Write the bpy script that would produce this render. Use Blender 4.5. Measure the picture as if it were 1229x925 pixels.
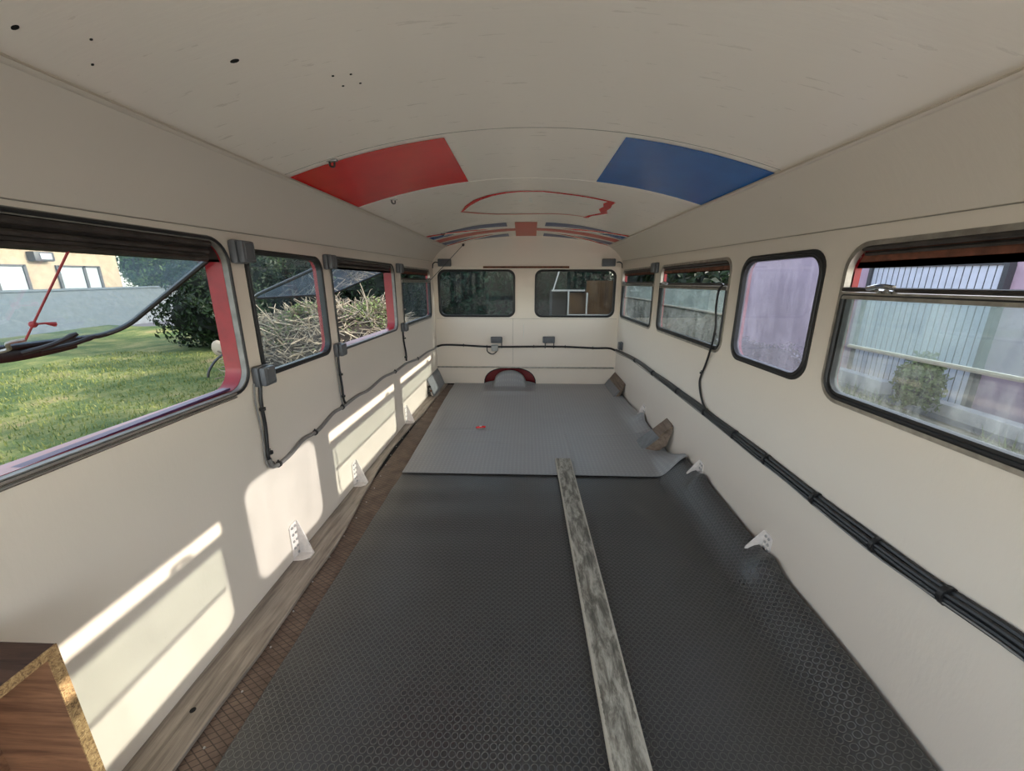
import bpy, bmesh, math, random
from mathutils import Vector, Matrix, noise
R = math.radians
PI = math.pi
D = bpy.data
SC = bpy.context.scene
COL = SC.collection
for o in list(D.objects): D.objects.remove(o)
random.seed(7)

# ---------------------------------------------------------------- camera, light, exposure
cam_d = D.cameras.new('camera'); cam_d.sensor_width = 36; cam_d.lens = 478.0/1229*36
cam_d.clip_start = .02; cam_d.clip_end = 300
cam = D.objects.new('camera', cam_d); COL.objects.link(cam); SC.camera = cam
cam.location = (0, 0, 1.39); cam.rotation_euler = (R(90-15.493), 0, R(2.02))

w = D.worlds.new('sky'); SC.world = w; w.use_nodes = True
wt = w.node_tree; bg = wt.nodes['Background']
sky = wt.nodes.new('ShaderNodeTexSky'); sky.sky_type = 'NISHITA'; sky.sun_disc = False
sky.sun_elevation = R(21.5); sky.sun_rotation = R(84); sky.air_density = 1.0; sky.dust_density = 1.0
hs = wt.nodes.new('ShaderNodeHueSaturation'); hs.inputs['Saturation'].default_value = .55
wt.links.new(sky.outputs[0], hs.inputs['Color']); wt.links.new(hs.outputs[0], bg.inputs[0])
bg.inputs[1].default_value = SKY = .50
sun_d = D.lights.new('sun', 'SUN'); sun_d.energy = 4.3; sun_d.angle = R(.55); sun_d.color = (1, .93, .80)
sun = D.objects.new('sun', sun_d); COL.objects.link(sun)
sun.rotation_euler = Vector((-2.3, -.25, -.905)).to_track_quat('-Z', 'Y').to_euler(); sun.location = (20, 0, 12)
vs = SC.view_settings; vs.view_transform = 'Standard'; vs.look = 'None'; vs.gamma = 1; vs.exposure = 0.84
vs.use_curve_mapping = False

# ---------------------------------------------------------------- materials
def srgb(r, g, b):
    f = lambda c: (c/255/12.92) if c/255 <= .04045 else ((c/255+.055)/1.055)**2.4
    return (f(r), f(g), f(b), 1)

class NT:
    def __init__(s, name):
        s.m = D.materials.new(name); s.m.use_nodes = True; s.t = s.m.node_tree
        s.t.nodes.clear(); s.out = s.n('ShaderNodeOutputMaterial')
    def n(s, typ, **kw):
        x = s.t.nodes.new(typ)
        for k, v in kw.items():
            if k.startswith('i_'):
                x.inputs[k[2:].replace('_', ' ')].default_value = v
            else: setattr(x, k, v)
        return x
    def l(s, a, b): s.t.links.new(a, b)
    def math(s, op, a, b=None, c=None):
        x = s.n('ShaderNodeMath', operation=op)
        for i, q in enumerate((a, b, c)):
            if q is None: continue
            if isinstance(q, (int, float)): x.inputs[i].default_value = q
            else: s.l(q, x.inputs[i])
        return x.outputs[0]
    def co(s, scale=(1, 1, 1), kind='Object', rot=(0, 0, 0)):
        tc = s.n('ShaderNodeTexCoord'); mp = s.n('ShaderNodeMapping')
        mp.inputs['Scale'].default_value = scale; mp.inputs['Rotation'].default_value = rot
        s.l(tc.outputs[kind], mp.inputs[0]); return mp.outputs[0]
    def noise(s, vec, scale=5, detail=4, rough=.55, dist=0):
        x = s.n('ShaderNodeTexNoise'); x.inputs['Scale'].default_value = scale
        x.inputs['Detail'].default_value = detail; x.inputs['Roughness'].default_value = rough
        x.inputs['Distortion'].default_value = dist; s.l(vec, x.inputs['Vector']); return x.outputs['Fac']
    def ramp(s, fac, stops):
        x = s.n('ShaderNodeValToRGB'); e = x.color_ramp.elements
        while len(e) < len(stops): e.new(.5)
        for q, (p, c) in zip(e, stops):
            q.position = p; q.color = c if len(c) == 4 else (*c, 1)
        s.l(fac, x.inputs[0]); return x.outputs[0]
    def mix(s, fac, a, b):
        x = s.n('ShaderNodeMix', data_type='RGBA')
        for i, q in ((0, fac), (6, a), (7, b)):
            if isinstance(q, (int, float)): x.inputs[i].default_value = q
            elif isinstance(q, (tuple, list)): x.inputs[i].default_value = q
            else: s.l(q, x.inputs[i])
        return x.outputs[2]
    def bsdf(s, color, rough=.5, metal=0, bump=None, bstr=.2, bdist=.01, spec=None, coat=None):
        b = s.n('ShaderNodeBsdfPrincipled')
        if isinstance(color, tuple): b.inputs['Base Color'].default_value = color
        else: s.l(color, b.inputs['Base Color'])
        if isinstance(rough, (int, float)): b.inputs['Roughness'].default_value = rough
        else: s.l(rough, b.inputs['Roughness'])
        b.inputs['Metallic'].default_value = metal
        if spec is not None: b.inputs['Specular IOR Level'].default_value = spec
        if bump is not None:
            bp = s.n('ShaderNodeBump'); bp.inputs['Strength'].default_value = bstr; bp.inputs['Distance'].default_value = bdist
            s.l(bump, bp.inputs['Height']); s.l(bp.outputs[0], b.inputs['Normal'])
        s.l(b.outputs[0], s.out.inputs[0]); return b

def plain(name, col, rough=.5, metal=0, var=.12, scale=30, bstr=.12, bdist=.002, spec=None):
    t = NT(name); v = t.co(); f = t.noise(v, scale, 4)
    lo = tuple(c*(1-var) for c in col[:3])+(1,); hi = tuple(min(1, c*(1+var)) for c in col[:3])+(1,)
    t.bsdf(t.ramp(f, [(.3, lo), (.7, hi)]), rough, metal, f, bstr, bdist, spec); return t.m

def paint(name, col, rough=.42, stain=.05):
    t = NT(name); v = t.co()
    big = t.noise(v, 1.6, 3); fine = t.noise(t.co((1, 1, 1)), 60, 3); brush = t.noise(t.co((1, 9, 3)), 7, 4, .6)
    spots = t.noise(v, 9, 8, .7)
    c = t.mix(t.math('MULTIPLY', big, .6), col, tuple(x*.9 for x in col[:3])+(1,))
    c = t.mix(t.math('MULTIPLY', t.math('GREATER_THAN', spots, .70), stain*3), c, tuple(x*.55 for x in col[:3])+(1,))
    h = t.math('ADD', t.math('MULTIPLY', brush, .7), t.math('MULTIPLY', fine, .12))
    h = t.math('ADD', h, t.math('MULTIPLY', t.noise(v, 4.5, 2), 2.2))
    rr = t.math('ADD', t.math('MULTIPLY', brush, .16), rough-.08)
    t.bsdf(c, rr, 0, h, .14, .006); return t.m

M = {}
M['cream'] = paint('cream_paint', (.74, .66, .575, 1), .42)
M['cream_lit'] = paint('cream_paint_lit', (.87, .765, .655, 1), .45)  # paler copy of the cream: brighter light on the rear wall put into colour
M['ceil'] = paint('ceiling_paint', (.94, .855, .77, 1), .30)
M['red_paint'] = plain('red_body_paint', srgb(136, 16, 24), .35)
M['flag_red'] = plain('flag_red', srgb(225, 12, 20), .22, var=.06, scale=6, bstr=.2, bdist=.004)
M['flag_blue'] = plain('flag_blue', srgb(20, 100, 180), .22, var=.08, scale=6, bstr=.2, bdist=.004)
M['faded_red'] = plain('faded_flag_red', srgb(205, 88, 74), .4, var=.06, scale=20)
M['faded_blue'] = plain('faded_flag_blue', srgb(92, 102, 138), .4, var=.08, scale=20)
M['off_white'] = plain('ghost_line_paint', srgb(236, 234, 226), .35)
M['rubber'] = plain('black_rubber', (.012, .012, .013, 1), .45)
M['cable'] = plain('black_cable', (.014, .014, .016, 1), .35)
M['grey_cable'] = plain('grey_cable', (.20, .19, .18, 1), .4)
M['alu'] = plain('dull_aluminium', (.36, .33, .29, 1), .38, .7, .25, 25)
M['alu_bright'] = plain('worn_chrome', (.6, .6, .6, 1), .22, 1)
M['dark_chan'] = plain('dirty_dark_channel', (.035, .028, .024, 1), .5, 0, .6, 18)
M['box_grey'] = plain('grey_plastic', srgb(90, 92, 96), .42, var=.05)
M['box_pale'] = plain('pale_grey_plastic', srgb(176, 176, 172), .42, var=.05)
M['white_metal'] = plain('white_painted_metal', (.76, .70, .66, 1), .45, 0, .12, 40)
M['bolt'] = plain('zinc_bolt', (.42, .41, .40, 1), .35, .8)
M['black'] = plain('black_hole', (.004, .004, .004, 1), .9)
M['rust'] = plain('rusty_brown', (.16, .055, .03, 1), .7, 0, .5, 30)
M['leather'] = plain('dark_brown_handle', (.014, .010, .009, 1), .5)
M['string'] = plain('red_cord', (.30, .035, .04, 1), .7)
M['frame_grey'] = plain('dull_frame_grey', (.20, .19, .17, 1), .5, 0, .25, 20)
M['white_line'] = plain('purple_trim', (.07, .025, .085, 1), .5)

def wood(name, c1, c2, axis='Y', sc=14, rough=.7, stretch=14):
    t = NT(name); s = {'X': (1, stretch, stretch), 'Y': (stretch, 1, stretch), 'Z': (stretch, stretch, 1)}[axis]
    g = t.noise(t.co(s), sc/10, 6, .65, .6); b = t.noise(t.co(), 5, 4)
    c = t.ramp(t.math('ADD', t.math('MULTIPLY', g, .75), t.math('MULTIPLY', b, .25)), [(.36, c1), (.62, c2)])
    t.bsdf(c, rough, 0, g, .4, .004); return t.m
M['grey_plank'] = wood('weathered_grey_plank', srgb(104, 94, 86), srgb(166, 154, 142), 'Y', 30, .5)
M['crate_out'] = wood('weathered_dark_ply', srgb(40, 24, 18), srgb(92, 66, 52), 'X', 40)
M['crate_in'] = wood('brown_ply', srgb(92, 60, 40), srgb(146, 104, 74), 'X', 40)
M['brown_ply'] = wood('brown_grey_ply', srgb(88, 72, 60), srgb(134, 116, 100), 'Y', 30)
M['shed_ply'] = wood('shed_plywood', srgb(84, 56, 30), srgb(122, 88, 52), 'Z', 20)

def osb():
    t = NT('strand_edge'); n = t.noise(t.co((1, 3, 3)), 45, 5, .7, 1.2)
    t.bsdf(t.ramp(n, [(.35, srgb(96, 70, 44)), (.5, srgb(164, 130, 88)), (.68, srgb(205, 172, 124))]), .75, 0, n, .6, .004); return t.m
M['osb'] = osb()

def board_mat():
    t = NT('mottled_plank'); v = t.co()
    a = t.noise(t.co((5, 1.3, 1)), 5, 8, .72, .4); e = t.noise(v, 60, 4)
    sx = t.n('ShaderNodeSeparateXYZ'); t.l(v, sx.inputs[0])
    edge = t.math('ABSOLUTE', sx.outputs[0]); em = t.math('GREATER_THAN', t.math('ADD', edge, t.math('MULTIPLY', e, .012)), .056)
    c = t.ramp(a, [(.32, srgb(66, 64, 58)), (.46, srgb(118, 114, 104)), (.55, srgb(166, 162, 150)), (.66, srgb(196, 190, 178))])
    c = t.mix(t.math('MULTIPLY', em, .8), c, srgb(190, 184, 170))
    t.bsdf(c, .6, 0, a, .3, .003); return t.m
M['board'] = board_mat()

def coin(name, base, hi, pitch=.0245, coins=True, rough=.42):
    t = NT(name); v = t.co((1/pitch, 1/pitch, 1)); sx = t.n('ShaderNodeSeparateXYZ'); t.l(v, sx.inputs[0])
    fx = t.math('SUBTRACT', t.math('FRACT', sx.outputs[0]), .5); fy = t.math('SUBTRACT', t.math('FRACT', sx.outputs[1]), .5)
    d = t.math('SQRT', t.math('ADD', t.math('MULTIPLY', fx, fx), t.math('MULTIPLY', fy, fy)))
    if coins:
        ring = t.math('SUBTRACT', 1, t.math('MINIMUM', t.math('MULTIPLY', t.math('ABSOLUTE', t.math('SUBTRACT', d, .40)), 11), 1))
        h = t.math('ADD', ring, t.math('MULTIPLY', t.math('LESS_THAN', d, .39), .35))
    else:
        ring = t.math('SUBTRACT', 1, t.math('MINIMUM', t.math('MULTIPLY', d, 2.6), 1)); h = ring
    dust = t.noise(t.co((1, 1, 1)), 2.3, 5, .6); fine = t.noise(t.co(), 90, 3)
    c = t.mix(t.math('MULTIPLY', ring, .75), base, hi)
    c = t.mix(t.math('MULTIPLY', dust, .30), c, hi)
    rr = t.math('ADD', t.math('MULTIPLY', dust, .22), rough-.1)
    h = t.math('ADD', h, t.math('MULTIPLY', fine, .15))
    t.bsdf(c, rr, 0, h, .55, .0016, .8); return t.m
M['mat_dark'] = coin('coin_stud_rubber', (.025, .025, .026, 1), (.12, .118, .112, 1), rough=.31)
M['mat_grey'] = coin('pin_stud_rubber', (.26, .263, .272, 1), (.40, .40, .40, 1), .030, False, .40)
M['mat_plain'] = plain('grey_sheet_rubber', (.17, .178, .19, 1), .45)

def tread():
    t = NT('brown_diamond_tread'); p = .021
    def lines(ang):
        v = t.co((1/p, 1/p, 1), rot=(0, 0, ang)); sx = t.n('ShaderNodeSeparateXYZ'); t.l(v, sx.inputs[0])
        f = t.math('ABSOLUTE', t.math('SUBTRACT', t.math('FRACT', sx.outputs[0]), .5))
        return t.math('LESS_THAN', f, .07)
    g = t.math('MAXIMUM', lines(R(60)), lines(R(-60)))
    n = t.noise(t.co(), 12, 5); worn = t.math('GREATER_THAN', t.noise(t.co(), 7, 6, .7), .71)
    c = t.ramp(n, [(.3, srgb(84, 66, 56)), (.7, srgb(120, 100, 86))])
    c = t.mix(worn, c, srgb(190, 158, 112))
    c = t.mix(t.math('MULTIPLY', g, .75), c, srgb(40, 29, 24))
    t.bsdf(c, .6, 0, t.math('SUBTRACT', 1, g), .6, .002); return t.m
M['tread'] = tread()

def glass(name, dirt=.12, dcol=(.75, .78, .80, 1), lo=.42, hi=.68, tint=(.93, .96, .95, 1), streak=True, smear=.8, base=.0, refl=1.0):
    """clear pane with real dust on it: dust is a diffuse / translucent layer, the rest lets light through"""
    t = NT(name)
    tr = t.n('ShaderNodeBsdfTransparent'); tr.inputs[0].default_value = tint
    gl = t.n('ShaderNodeBsdfGlossy'); gl.inputs['Roughness'].default_value = .02
    lw = t.n('ShaderNodeLayerWeight'); lw.inputs[0].default_value = .5
    fre = t.math('ADD', .04, t.math('MULTIPLY', t.math('POWER', lw.outputs['Facing'], 5), .96))
    m1 = t.n('ShaderNodeMixShader'); t.l(t.math('MULTIPLY', fre, refl), m1.inputs[0]); t.l(tr.outputs[0], m1.inputs[1]); t.l(gl.outputs[0], m1.inputs[2])
    df = t.n('ShaderNodeBsdfDiffuse'); df.inputs[0].default_value = dcol
    tl = t.n('ShaderNodeBsdfTranslucent'); tl.inputs[0].default_value = dcol
    ds = t.n('ShaderNodeMixShader'); ds.inputs[0].default_value = .6; t.l(df.outputs[0], ds.inputs[1]); t.l(tl.outputs[0], ds.inputs[2])
    v = t.co()
    a = t.noise(t.co((14, 14, 1.6) if streak else (6, 6, 6)), 2.2, 6, .7, .3); b = t.noise(v, 3.2, 6, .65, 1.0); s = t.noise(v, 70, 2, .5)
    f = t.math('ADD', t.math('MULTIPLY', a, .5), t.math('MULTIPLY', b, .5))
    mr = t.n('ShaderNodeMapRange'); mr.inputs[1].default_value = lo; mr.inputs[2].default_value = hi; mr.inputs[3].default_value = base; mr.inputs[4].default_value = smear
    t.l(f, mr.inputs[0])
    fac = t.math('MULTIPLY', mr.outputs[0], dirt)
    fac = t.math('ADD', fac, t.math('MULTIPLY', t.math('GREATER_THAN', s, .73), dirt*.8))
    fac = t.math('MINIMUM', fac, .9)
    m2 = t.n('ShaderNodeMixShader'); t.l(fac, m2.inputs[0]); t.l(m1.outputs[0], m2.inputs[1]); t.l(ds.outputs[0], m2.inputs[2])
    t.l(m2.outputs[0], t.out.inputs[0]); return t.m
M['glass_right'] = glass('dusty_glass', .13, (.45, .50, .51, 1), base=.2, smear=1.2, tint=(.80, .83, .83, 1))
M['glass_drop'] = glass('hazy_drop_glass', .15, (.33, .43, .48, 1), base=.6, smear=1.3)
M['glass_lilac'] = glass('very_dusty_glass', .20, (.33, .33, .42, 1), base=.5, smear=1.3, tint=(.80, .82, .86, 1))
M['glass_left'] = glass('clearer_glass', .04, (.6, .7, .78, 1), base=.1)
M['glass_hopper'] = glass('hazy_hopper_glass', .12, (.45, .62, .78, 1), streak=False, base=.4, refl=1.3)
M['glass_back'] = glass('rear_glass', .03, (.7, .7, .7, 1), base=.1, tint=(.66, .70, .68, 1), refl=.4)

def foliage(name, c1, c2):
    t = NT(name); oi = t.n('ShaderNodeNewGeometry'); n = t.noise(t.co(), 3, 4)
    f = t.math('ADD', t.math('MULTIPLY', oi.outputs['Random Per Island'], .6), t.math('MULTIPLY', n, .4))
    c = t.ramp(f, [(.15, c1), (.8, c2)])
    b = t.bsdf(c, .5, 0, None, spec=.3)
    tl = t.n('ShaderNodeBsdfTranslucent'); t.l(c, tl.inputs[0]); mx = t.n('ShaderNodeMixShader'); mx.inputs[0].default_value = .3
    t.l(b.outputs[0], mx.inputs[1]); t.l(tl.outputs[0], mx.inputs[2]); t.l(mx.outputs[0], t.out.inputs[0]); return t.m
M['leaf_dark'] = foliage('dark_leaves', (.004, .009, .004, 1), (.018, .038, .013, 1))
M['leaf_mid'] = foliage('mid_leaves', (.03, .07, .02, 1), (.10, .16, .05, 1))
M['leaf_pale'] = foliage('pale_leaves', (.08, .12, .04, 1), (.26, .32, .12, 1))
M['leaf_conifer'] = foliage('conifer_leaves', (.004, .016, .009, 1), (.018, .06, .03, 1))
M['twig'] = foliage('dry_twigs', (.05, .035, .025, 1), (.50, .42, .31, 1))
M['bark'] = plain('bark', (.12, .09, .07, 1), .9, 0, .4, 12, .6, .02)
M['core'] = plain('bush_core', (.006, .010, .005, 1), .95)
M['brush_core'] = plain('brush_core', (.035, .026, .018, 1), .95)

def grass_ground():
    t = NT('lawn'); v = t.co(); a = t.noise(v, .7, 5, .6); b = t.noise(v, 22, 6, .75); c0 = t.noise(t.co((1, .4, 1)), 4, 4)
    f = t.math('ADD', t.math('MULTIPLY', a, .5), t.math('ADD', t.math('MULTIPLY', b, .3), t.math('MULTIPLY', c0, .2)))
    c = t.ramp(f, [(.38, (.03, .065, .018, 1)), (.48, (.085, .125, .035, 1)), (.56, (.19, .20, .065, 1)), (.64, (.32, .24, .12, 1))])
    t.bsdf(c, .8, 0, b, .9, .05, .2); return t.m
M['lawn'] = grass_ground()
M['blade'] = foliage('grass_blades', (.03, .075, .018, 1), (.24, .25, .075, 1))
def stony():
    t = NT('stony_verge'); v = t.co(); a = t.noise(v, 1.1, 6, .65); b = t.noise(v, 16, 6, .7)
    c = t.ramp(t.math('ADD', t.math('MULTIPLY', a, .5), t.math('MULTIPLY', b, .5)), [(.38, (.10, .12, .06, 1)), (.5, (.30, .27, .18, 1)), (.62, (.48, .41, .32, 1))])
    t.bsdf(c, .9, 0, b, .8, .04); return t.m
M['verge'] = stony()
M['asphalt'] = plain('asphalt', (.085, .088, .10, 1), .85, 0, .2, 40)
M['stucco_cream'] = plain('cream_stucco', (.31, .24, .165, 1), .9, 0, .14, 3, .3, .01)
M['stucco_pink'] = plain('pink_stucco', (.42, .30, .37, 1), .9, 0, .10, 4, .3, .01)
M['concrete'] = plain('pale_concrete', (.085, .10, .115, 1), .85, 0, .15, 5)
M['bounce_pale'] = plain('pale_bounce_ground', (.62, .58, .50, 1), .9, 0, .2, 8)  # for unseen ground only, pale so it bounces light up inside
M['kerb'] = plain('white_kerb', (.48, .47, .46, 1), .85, 0, .12, 6)
M['tile'] = plain('clay_tile', (.40, .17, .11, 1), .8, 0, .3, 10)
M['pane_white'] = plain('white_blind', (.30, .33, .34, 1), .5, var=.05)
M['frame_dark'] = plain('dark_frame', (.05, .05, .055, 1), .5)
M['stone'] = plain('dry_stone', (.16, .15, .14, 1), .95, 0, .6, 5, .8, .04)
M['door_white'] = plain('pale_door', (.52, .54, .62, 1), .55, 0, .06, 6)
M['dark_int'] = plain('dark_interior', (.012, .012, .014, 1), .8)

# ---------------------------------------------------------------- mesh helpers
def finish(name, bm, mat, parent=None, smooth=True, auto=35):
    me = D.meshes.new(name); bm.normal_update(); bm.to_mesh(me); bm.free()
    mats = mat if isinstance(mat, (list, tuple)) else [mat]
    for m in mats: me.materials.append(m)
    if smooth:
        for p in me.polygons: p.use_smooth = True
        me.set_sharp_from_angle(angle=R(auto))
    o = D.objects.new(name, me); COL.objects.link(o)
    if parent is not None:
        o.parent = parent; o.matrix_parent_inverse = parent.matrix_world.inverted() if False else Matrix.Translation(-Vector(parent.location))
    return o
def tag(o, label, cat, group=None, kind=None):
    o['label'] = label; o['category'] = cat
    if group: o['group'] = group
    if kind: o['kind'] = kind
    return o
def thing(name, loc, label, cat, group=None):
    o = D.objects.new(name, None); COL.objects.link(o); o.location = loc; o.empty_display_size = .05
    return tag(o, label, cat, group)
def struct(o): o['kind'] = 'structure'; return o
def sthing(name, loc):
    o = D.objects.new(name, None); COL.objects.link(o); o.location = loc; o.empty_display_size = .05
    o['kind'] = 'structure'; return o
NB = bmesh.new
def box(bm, a, b, bev=0, mi=0):
    a, b = Vector(a), Vector(b); c = (a+b)/2; s = (b-a)
    r = bmesh.ops.create_cube(bm, size=1, matrix=Matrix.Translation(c) @ Matrix.Diagonal((abs(s.x), abs(s.y), abs(s.z), 1)))
    if bev:
        ed = list({e for v in r['verts'] for e in v.link_edges})
        bmesh.ops.bevel(bm, geom=ed, offset=bev, segments=2, affect='EDGES', profile=.6)
    if mi:
        for f in {f for v in r['verts'] if v.is_valid for f in v.link_faces}: f.material_index = mi
    return bm
def prism(bm, poly, d, mi=0):
    """poly = list of 3D points, extruded by vector d"""
    d = Vector(d); a = [bm.verts.new(Vector(p)) for p in poly]; b = [bm.verts.new(Vector(p)+d) for p in poly]
    fs = [bm.faces.new(a), bm.faces.new(list(reversed(b)))]
    n = len(poly)
    for i in range(n): fs.append(bm.faces.new((a[i], b[i], b[(i+1) % n], a[(i+1) % n])))
    for f in fs: f.material_index = mi
    bmesh.ops.recalc_face_normals(bm, faces=fs)
    return bm
def tube(bm, pts, r, seg=8, closed=False, r2=None, mi=0):
    pts = [Vector(p) for p in pts]; n = len(pts); rings = []
    prev = None
    for i, p in enumerate(pts):
        if closed: t = pts[(i+1) % n]-pts[i-1]
        else: t = pts[min(i+1, n-1)]-pts[max(i-1, 0)]
        t.normalize()
        if prev is None:
            up = Vector((0, 0, 1)) if abs(t.z) < .9 else Vector((1, 0, 0)); u = t.cross(up).normalized()
        else: u = (prev-t*prev.dot(t)).normalized()
        prev = u; v = t.cross(u)
        rr = r if not isinstance(r, (list, tuple)) else r[i]
        ra, rb = rr, (r2 if r2 else rr)
        rings.append([bm.verts.new(p+u*math.cos(a)*ra+v*math.sin(a)*rb) for a in [2*PI*k/seg for k in range(seg)]])
    m = n if closed else n-1
    for i in range(m):
        A, B = rings[i], rings[(i+1) % n]
        # align last ring for closed
        for k in range(seg):
            f = bm.faces.new((A[k], A[(k+1) % seg], B[(k+1) % seg], B[k])); f.material_index = mi
    if not closed:
        bm.faces.new(list(reversed(rings[0]))).material_index = mi; bm.faces.new(rings[-1]).material_index = mi
    return bm
def smooth_path(pts, k=6):
    pts = [Vector(p) for p in pts]; out = []
    P = [pts[0]*2-pts[1]]+pts+[pts[-1]*2-pts[-2]]
    for i in range(1, len(P)-2):
        for j in range(k):
            t = j/k; a, b, c, d = P[i-1:i+3]
            out.append(.5*((2*b)+(c-a)*t+(2*a-5*b+4*c-d)*t*t+(3*b-a-3*c+d)*t**3))
    out.append(pts[-1]); return out
def rrect(a0, a1, b0, b1, r, seg=7):
    out = []
    rs = r if isinstance(r, (list, tuple)) else [r]*4      # (a1,b1),(a0,b1),(a0,b0),(a1,b0)
    for (ca, cb, s, rr) in ((a1, b1, 0, rs[0]), (a0, b1, 90, rs[1]), (a0, b0, 180, rs[2]), (a1, b0, 270, rs[3])):
        sx = -1 if ca == a1 else 1; sy = -1 if cb == b1 else 1
        for k in range(seg+1):
            t = R(s+90*k/seg); out.append((ca+sx*rr+math.cos(t)*rr, cb+sy*rr+math.sin(t)*rr))
    return out
SLOPE = -.017
def side_pt(side):
    return lambda a, b, d: Vector((side*(1.15+d), a, b))
def back_pt(a, b, d): return Vector((a, 5.05+d, b))
def loop3(loop, pt, d, slope=0, ac=0): return [pt(a, b+slope*(a-ac), d) for a, b in loop]
def ring(bm, L0, L1, pt, d0, d1, slope=0, ac=0, mi=0):
    """solid ring between two matching loops, from depth d0 to d1"""
    A = [bm.verts.new(p) for p in loop3(L0, pt, d0, slope, ac)]; B = [bm.verts.new(p) for p in loop3(L1, pt, d0, slope, ac)]
    C = [bm.verts.new(p) for p in loop3(L1, pt, d1, slope, ac)]; E = [bm.verts.new(p) for p in loop3(L0, pt, d1, slope, ac)]
    n = len(A); fs = []
    for i in range(n):
        j = (i+1) % n
        for X, Y in ((A, B), (B, C), (C, E), (E, A)): fs.append(bm.faces.new((X[i], X[j], Y[j], Y[i])))
    for f in fs: f.material_index = mi
    bmesh.ops.recalc_face_normals(bm, faces=fs); return bm
def slab(bm, loop, pt, d0, d1, slope=0, ac=0):
    prism(bm, loop3(loop, pt, d0, slope, ac), pt(0, 0, d1)-pt(0, 0, d0)); return bm
def holed(outer, holes, pt, d0, d1):
    """panel with holes, by filling a 2D curve"""
    cu = D.curves.new('tmp', 'CURVE'); cu.dimensions = '2D'; cu.fill_mode = 'BOTH'; cu.extrude = .5
    for L in [outer]+holes:
        s = cu.splines.new('POLY'); s.points.add(len(L)-1); s.use_cyclic_u = True
        for p, (a, b) in zip(s.points, L): p.co = (a, b, 0, 1)
    o = D.objects.new('tmp', cu); COL.objects.link(o)
    dg = bpy.context.evaluated_depsgraph_get(); me = D.meshes.new_from_object(o.evaluated_get(dg))
    bm = NB(); bm.from_mesh(me); D.objects.remove(o); D.curves.remove(cu); D.meshes.remove(me)
    for v in bm.verts:
        v.co = pt(v.co.x, v.co.y, d0 if v.co.z < 0 else d1)
    bmesh.ops.remove_doubles(bm, verts=bm.verts, dist=1e-5)
    bmesh.ops.recalc_face_normals(bm, faces=bm.faces)
    return bm

# ---------------------------------------------------------------- the shell of the bus
Y0, Y1 = -1.3, 5.05
XC = .97
def zcove(y): return 1.775-.012*(y-1)
def crown(y): return 1.924-.025*(y-1.7)
def cz(x, y): return crown(y)-(crown(y)-zcove(y))*(x/XC)**2

floor = struct(finish('floor', box(NB(), (-1.16, Y0, -.05), (1.16, Y1+.3, 0)), M['black'], smooth=False))
# windows: (y0, y1, z0, z1, corner radius)
WL = [(.28, 1.56, .950, 1.525, .085), (1.66, 2.285, .955, 1.485, .07), (2.395, 3.535, .935, 1.480, .07), (3.73, 4.86, .905, 1.455, .07)]
WR = [(.28, 1.53, .950, 1.500, .085), (1.64, 2.245, .955, 1.480, .085), (2.375, 3.575, .935, 1.470, .07), (3.745, 4.965, .90, 1.450, .07)]
WB = [(-1.05, .16, .98, 1.51, .08)]
def sh(L, ac): return [(a, b+SLOPE*(a-ac)) for a, b in L]
def walls(side, wins, name):
    pt = side_pt(side); hs = [sh(rrect(a0, a1, b0, b1, r), (a0+a1)/2) for a0, a1, b0, b1, r in wins]
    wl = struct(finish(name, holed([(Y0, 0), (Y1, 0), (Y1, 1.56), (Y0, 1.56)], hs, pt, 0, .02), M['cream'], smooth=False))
    hs = [sh(rrect(a0-.004, a1+.004, b0-.004, b1+.004, r), (a0+a1)/2) for a0, a1, b0, b1, r in wins]
    finish('outer_skin', holed([(Y0-.05, -.75), (Y1+.06, -.75), (Y1+.06, 1.66), (Y0-.05, 1.66)], hs, pt, .034, .046), M['red_paint'], wl, smooth=False)
    return wl
walls(-1, WB+WL, 'wall_left'); walls(1, WB+WR, 'wall_right')

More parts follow.
